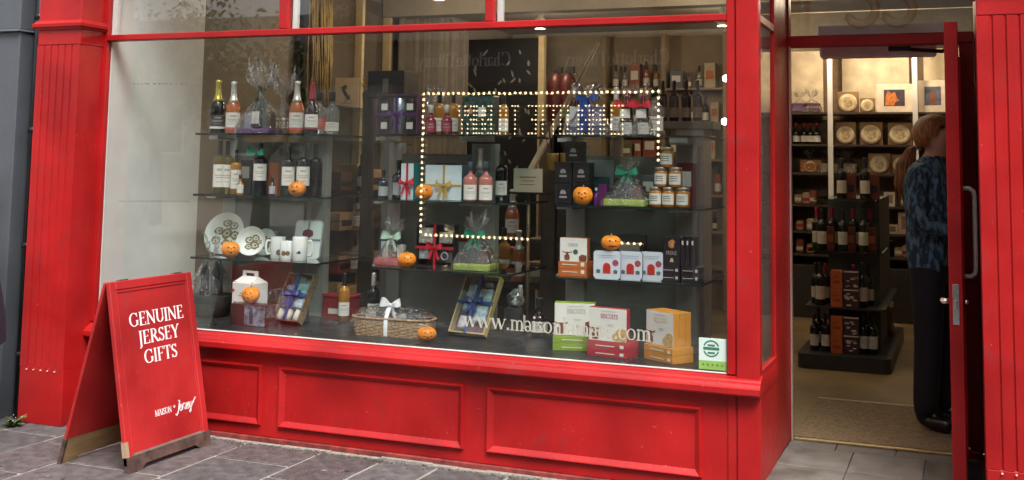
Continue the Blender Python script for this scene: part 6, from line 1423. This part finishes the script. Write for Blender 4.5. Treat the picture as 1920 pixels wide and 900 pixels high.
# ================================================================== ACROSS THE STREET (seen mirrored in the glass)
W_ = 9.5
opp = thing('opposite_shop', 'pale stone shop building across the street mirrored in the window glass', 'building', (-6,-W_,0))
TO = Matrix.Translation((6,W_,0))
def op(nm, m_, *d, b=.004, par=opp, **k): return G().box(*d, b=b).xf(TO).build(nm, m_, par, **k)
stone = mat('opposite_stone', (.46,.43,.39), .8, var=.15, scale=2, bump=.2, bscale=12)
dk = mat('opposite_dark', (.018,.017,.017), .4)
x0, x1 = -7.75, -3.3
op('pier', stone, -9.2, -8.3, -10, -W_, 0, 2.6); op('pier', stone, -8.3+.001, x0, -10, -W_, 0, 2.6); op('pier', stone, x1, -2.6, -10, -W_, 0, 2.6); op('pier', stone, 2.6, 9, -10, -W_, 0, 2.6)
op('stall_riser', mat('opp_brown',(.06,.04,.035),.5), -8.3, 2.6, -10, -W_-.05, 0, .4)
op('window_back', dk, -8.3, 2.6, -10.4, -10.0, .4, 2.6)
for a, b in ((x0,x1),(-2.6,2.6)): op('window_pane', thin('opp_glass',(.9,.9,.9),1.0), a, b, -W_-.12, -W_-.115, .4, 2.6, b=0)
op('fascia', mat('opp_fascia',(.1,.092,.085),.6), -9.2, 30, -10, -W_+.06, 2.6, 3.2)
op('cornice', stone, -9.2, 30, -10, -W_+.25, 3.2, 3.38); op('upper_wall', stone, -9.2, 30, -10, -W_, 3.38, 8.6); op('pier', stone, 9.001, 30, -10, -W_, 0, 2.6)
for i in range(7): 
    xx = -8.4+i*3; f_ = op('window', WHITE, xx, xx+1.3, -W_+.001, -W_+.04, 4.2, 6.2); op('pane', dk, xx+.08, xx+1.22, -W_+.041, -W_+.05, 4.28, 6.12, par=f_)
# fascia names, read by someone facing the shop (towards -y)
def opp_text(name, txt, xc, z, h, wid, m_, y):
    ps, wd = text_polys(txt); sx = wid/wd; gg = G()
    for i, p in enumerate(ps): gg.prism([(-(xc+wid/2-px*sx), z+py*h) for px, py in p], 0, .02+.0005*(i % 5), T=lambda v: (-v[0]+6, y+v[1]+W_, v[2]))
    gg.build(name, m_, opp)
lm = mat('fascia_letters', (.85,.82,.8), .5)
opp_text('fascia_lettering', 'CharlotteTilbury', -4.34, 2.80, .2, 1.5, lm, -W_+.06)
opp_text('fascia_lettering', 'CharlotteTilbury', -6.59, 2.82, .2, 1.46, lm, -W_+.06)
# bulb sign behind the window
bs = thing('bulb_sign', 'warm lit bulb lettering and frame hung in the window across the street', 'light sign', (-5.5,-W_-.06,0))
bulbm = mat('bulb_glow', (1,.74,.4), .3, emit=9)
bme = G().lathe([(-.02,.004),(-.014,.0145),(0,.02),(.014,.0145),(.02,.003)], n=8).mesh('bulb'); bme.materials.append(bulbm)
def bulb(x, z, k=1): put('bulb', bme, bs, (x+5.5, 0, z)).scale = (k, k, k)
xl, xr, zt, zb = -7.27, -3.775, 2.445, .42
n = 44
for i in range(n+1): bulb(xl+(xr-xl)*i/n, zt+random.uniform(-.006,.006))
for i in range(1, 25): bulb(xl+random.uniform(-.006,.006), zt-(zt-zb)*i/24.5)
for i in range(1, 12): bulb(xr, zt-i*.083)
for i in range(1, 21): bulb(xl+i*.0825, zb)
for i in range(4): bulb(-4.27+i*.085, zb)
F5 = dict(C='111100100100111', H='101101111101101', A='010101111101101', R='110101110101101', L='100100100100111', O='111101101101111', T='111010010010010', E='111100110100111', I='1'*0+'010010010010010', B='110101110101110', U='101101101101111', Y='101101010010010')
def bulb_word(word, xs, xe):
    p = (xs-xe)/len(word); c = p/2.95
    for k, ch in enumerate(word):
        rows = [F5[ch][r*3:r*3+3] for r in (0,1,1,2,3,3,4)]
        for j, row in enumerate(rows):
            for i in range(3):
                if row[i] == '1': bulb(xs-k*p-i*c, 2.262-j*.064, .6)
bulb_word('CHARLOTTE', -4.27, -5.68); bulb_word('TILBURY', -5.79, -6.74)

# hanging flower baskets on the far wall
fol = mat('basket_leaf', (.05,.09,.025), .6, var=.4, scale=6)
for k, (px, py, c, cn) in enumerate(((640,38,(.45,.08,.14),'crimson'),(1260,8,(.4,.1,.16),'rose'))):
    p = PY(px, py, 9.1)
    t = thing('hanging_basket', 'hanging basket of %s flowers on the wall across the street' % cn, 'flower basket', (p.x, -9.1, p.z))
    G().lathe([(-.3,.05),(-.26,.14),(-.12,.24),(0,.28)], n=18).build('bowl', BRN, t)
    G().tube([(0,0,.55),(0,-.2,.6),(0,-.395,.6)], .012, 6).tube([(0,0,.55),(.27,0,0)], .005, 5).tube([(0,0,.55),(-.27,0,0)], .005, 5).build('bracket', BLACK, t)
    rr = random.Random(k); g1, g2 = G(), G()
    for q in range(620):
        d = Vector((rr.gauss(0,1), rr.gauss(0,1), rr.gauss(0,.7))).normalized()*rr.uniform(.18,.42); d.z = d.z*.9+.05-.25*max(0, math.hypot(d.x,d.y)-.25)
        a = Vector((rr.uniform(-1,1), rr.uniform(-1,1), rr.uniform(-1,1))).normalized()*rr.uniform(.018,.034); b = a.cross(Vector((rr.uniform(-1,1), rr.uniform(-1,1), 1))).normalized()*rr.uniform(.012,.022)
        (g2 if q % 3 == 0 and d.length > .28 else g1).add([d-a, d+b, d+a, d-b], [(0,1,2,3)])
    g1.build('foliage', fol, t, kind='stuff'); g2.build('flowers', mat('fl_'+cn[:4], c, .6), t, kind='stuff')

# ---- little square beyond the end of the opposite shop: trees and a far pale house
fh = thing('far_house', 'pale rendered house across the little square mirrored in the window glass', 'house', (-26,-34,0))
G().box(-16,12,-4,4,0,5.2).build('wall', stone, fh); G().add([(-16.4,-4.4,5.2),(12.4,-4.4,5.2),(12.4,4.4,5.2),(-16.4,4.4,5.2),(-16.4,0,7.4),(12.4,0,7.4)], [(0,1,5,4),(2,3,4,5),(0,4,3),(1,2,5),(0,3,2,1)]).build('roof', mat('slate_roof',(.09,.09,.1),.7), fh)
for k in range(7):
    f_ = G().box(-14+k*3.7,-12.6+k*3.7,4.001,4.06,1.6,3.6).build('window', WHITE, fh); G().box(-13.9+k*3.7,-12.7+k*3.7,4.061,4.07,1.7,3.5).build('pane', dk, f_)
bark = mat('bark', (.08,.06,.045), .9, var=.3, bump=.6, bscale=30); tlm = mat('tree_leaf', (.06,.1,.03), .6, var=.5, scale=3)
def tree(label, x, y, h, r, seed):
    rr = random.Random(seed); t = thing('street_tree', label, 'tree', (x, y, 0))
    g1 = G(); g1.tube([(0,0,0),(.05,.02,h*.25),(.0,.05,h*.45),(.1,0,h*.75)], [.2,.15,.12,.04], 10); tips = []
    for k in range(9):
        a = k*2.4; b = Vector((math.cos(a)*r*rr.uniform(.5,.95), math.sin(a)*r*rr.uniform(.5,.95), h*rr.uniform(.5,.95))); s_ = Vector((0,.04,h*rr.uniform(.3,.5)))
        g1.tube([s_, s_.lerp(b,.5)+Vector((0,0,.2)), b], [.07,.04,.012], 6); tips += [b, s_.lerp(b,.6), s_.lerp(b,.8)]
    g1.build('trunk', bark, t); g2 = G()
    for q in range(3600):
        c = rr.choice(tips); d = c+Vector((rr.gauss(0,.38), rr.gauss(0,.38), rr.gauss(0,.3)))*(r/1.7)
        a = Vector((rr.uniform(-1,1), rr.uniform(-1,1), rr.uniform(-1,1))).normalized()*rr.uniform(.05,.1); b = a.cross(Vector((rr.uniform(-1,1), rr.uniform(-1,1), 1))).normalized()*rr.uniform(.03,.06)
        g2.add([d-a, d+b, d+a, d-b], [(0,1,2,3)])
    g2.build('crown', tlm, t, kind='stuff')
tree('loose green street tree nearest the pale far house in the little square', -16.5, -15, 5.0, 1.9, 1); tree('spreading street tree at the mouth of the little square', -12.5, -13.2, 4.4, 1.5, 2); tree('taller street tree at the side of the little square', -20.5, -14, 5.6, 2.0, 3)
lh = thing('side_house', 'cream house closing the far side of the little square', 'house', (-34,-9.6,0)); G().box(-8,6,-3,0,0,8).build('wall', CREAM, lh)
for k in range(4):
    f_ = G().box(-7+k*3.2,-5.8+k*3.2,.001,.05,4,6).build('window', WHITE, lh); G().box(-6.9+k*3.2,-5.9+k*3.2,.051,.06,4.1,5.9).build('pane', dk, f_)
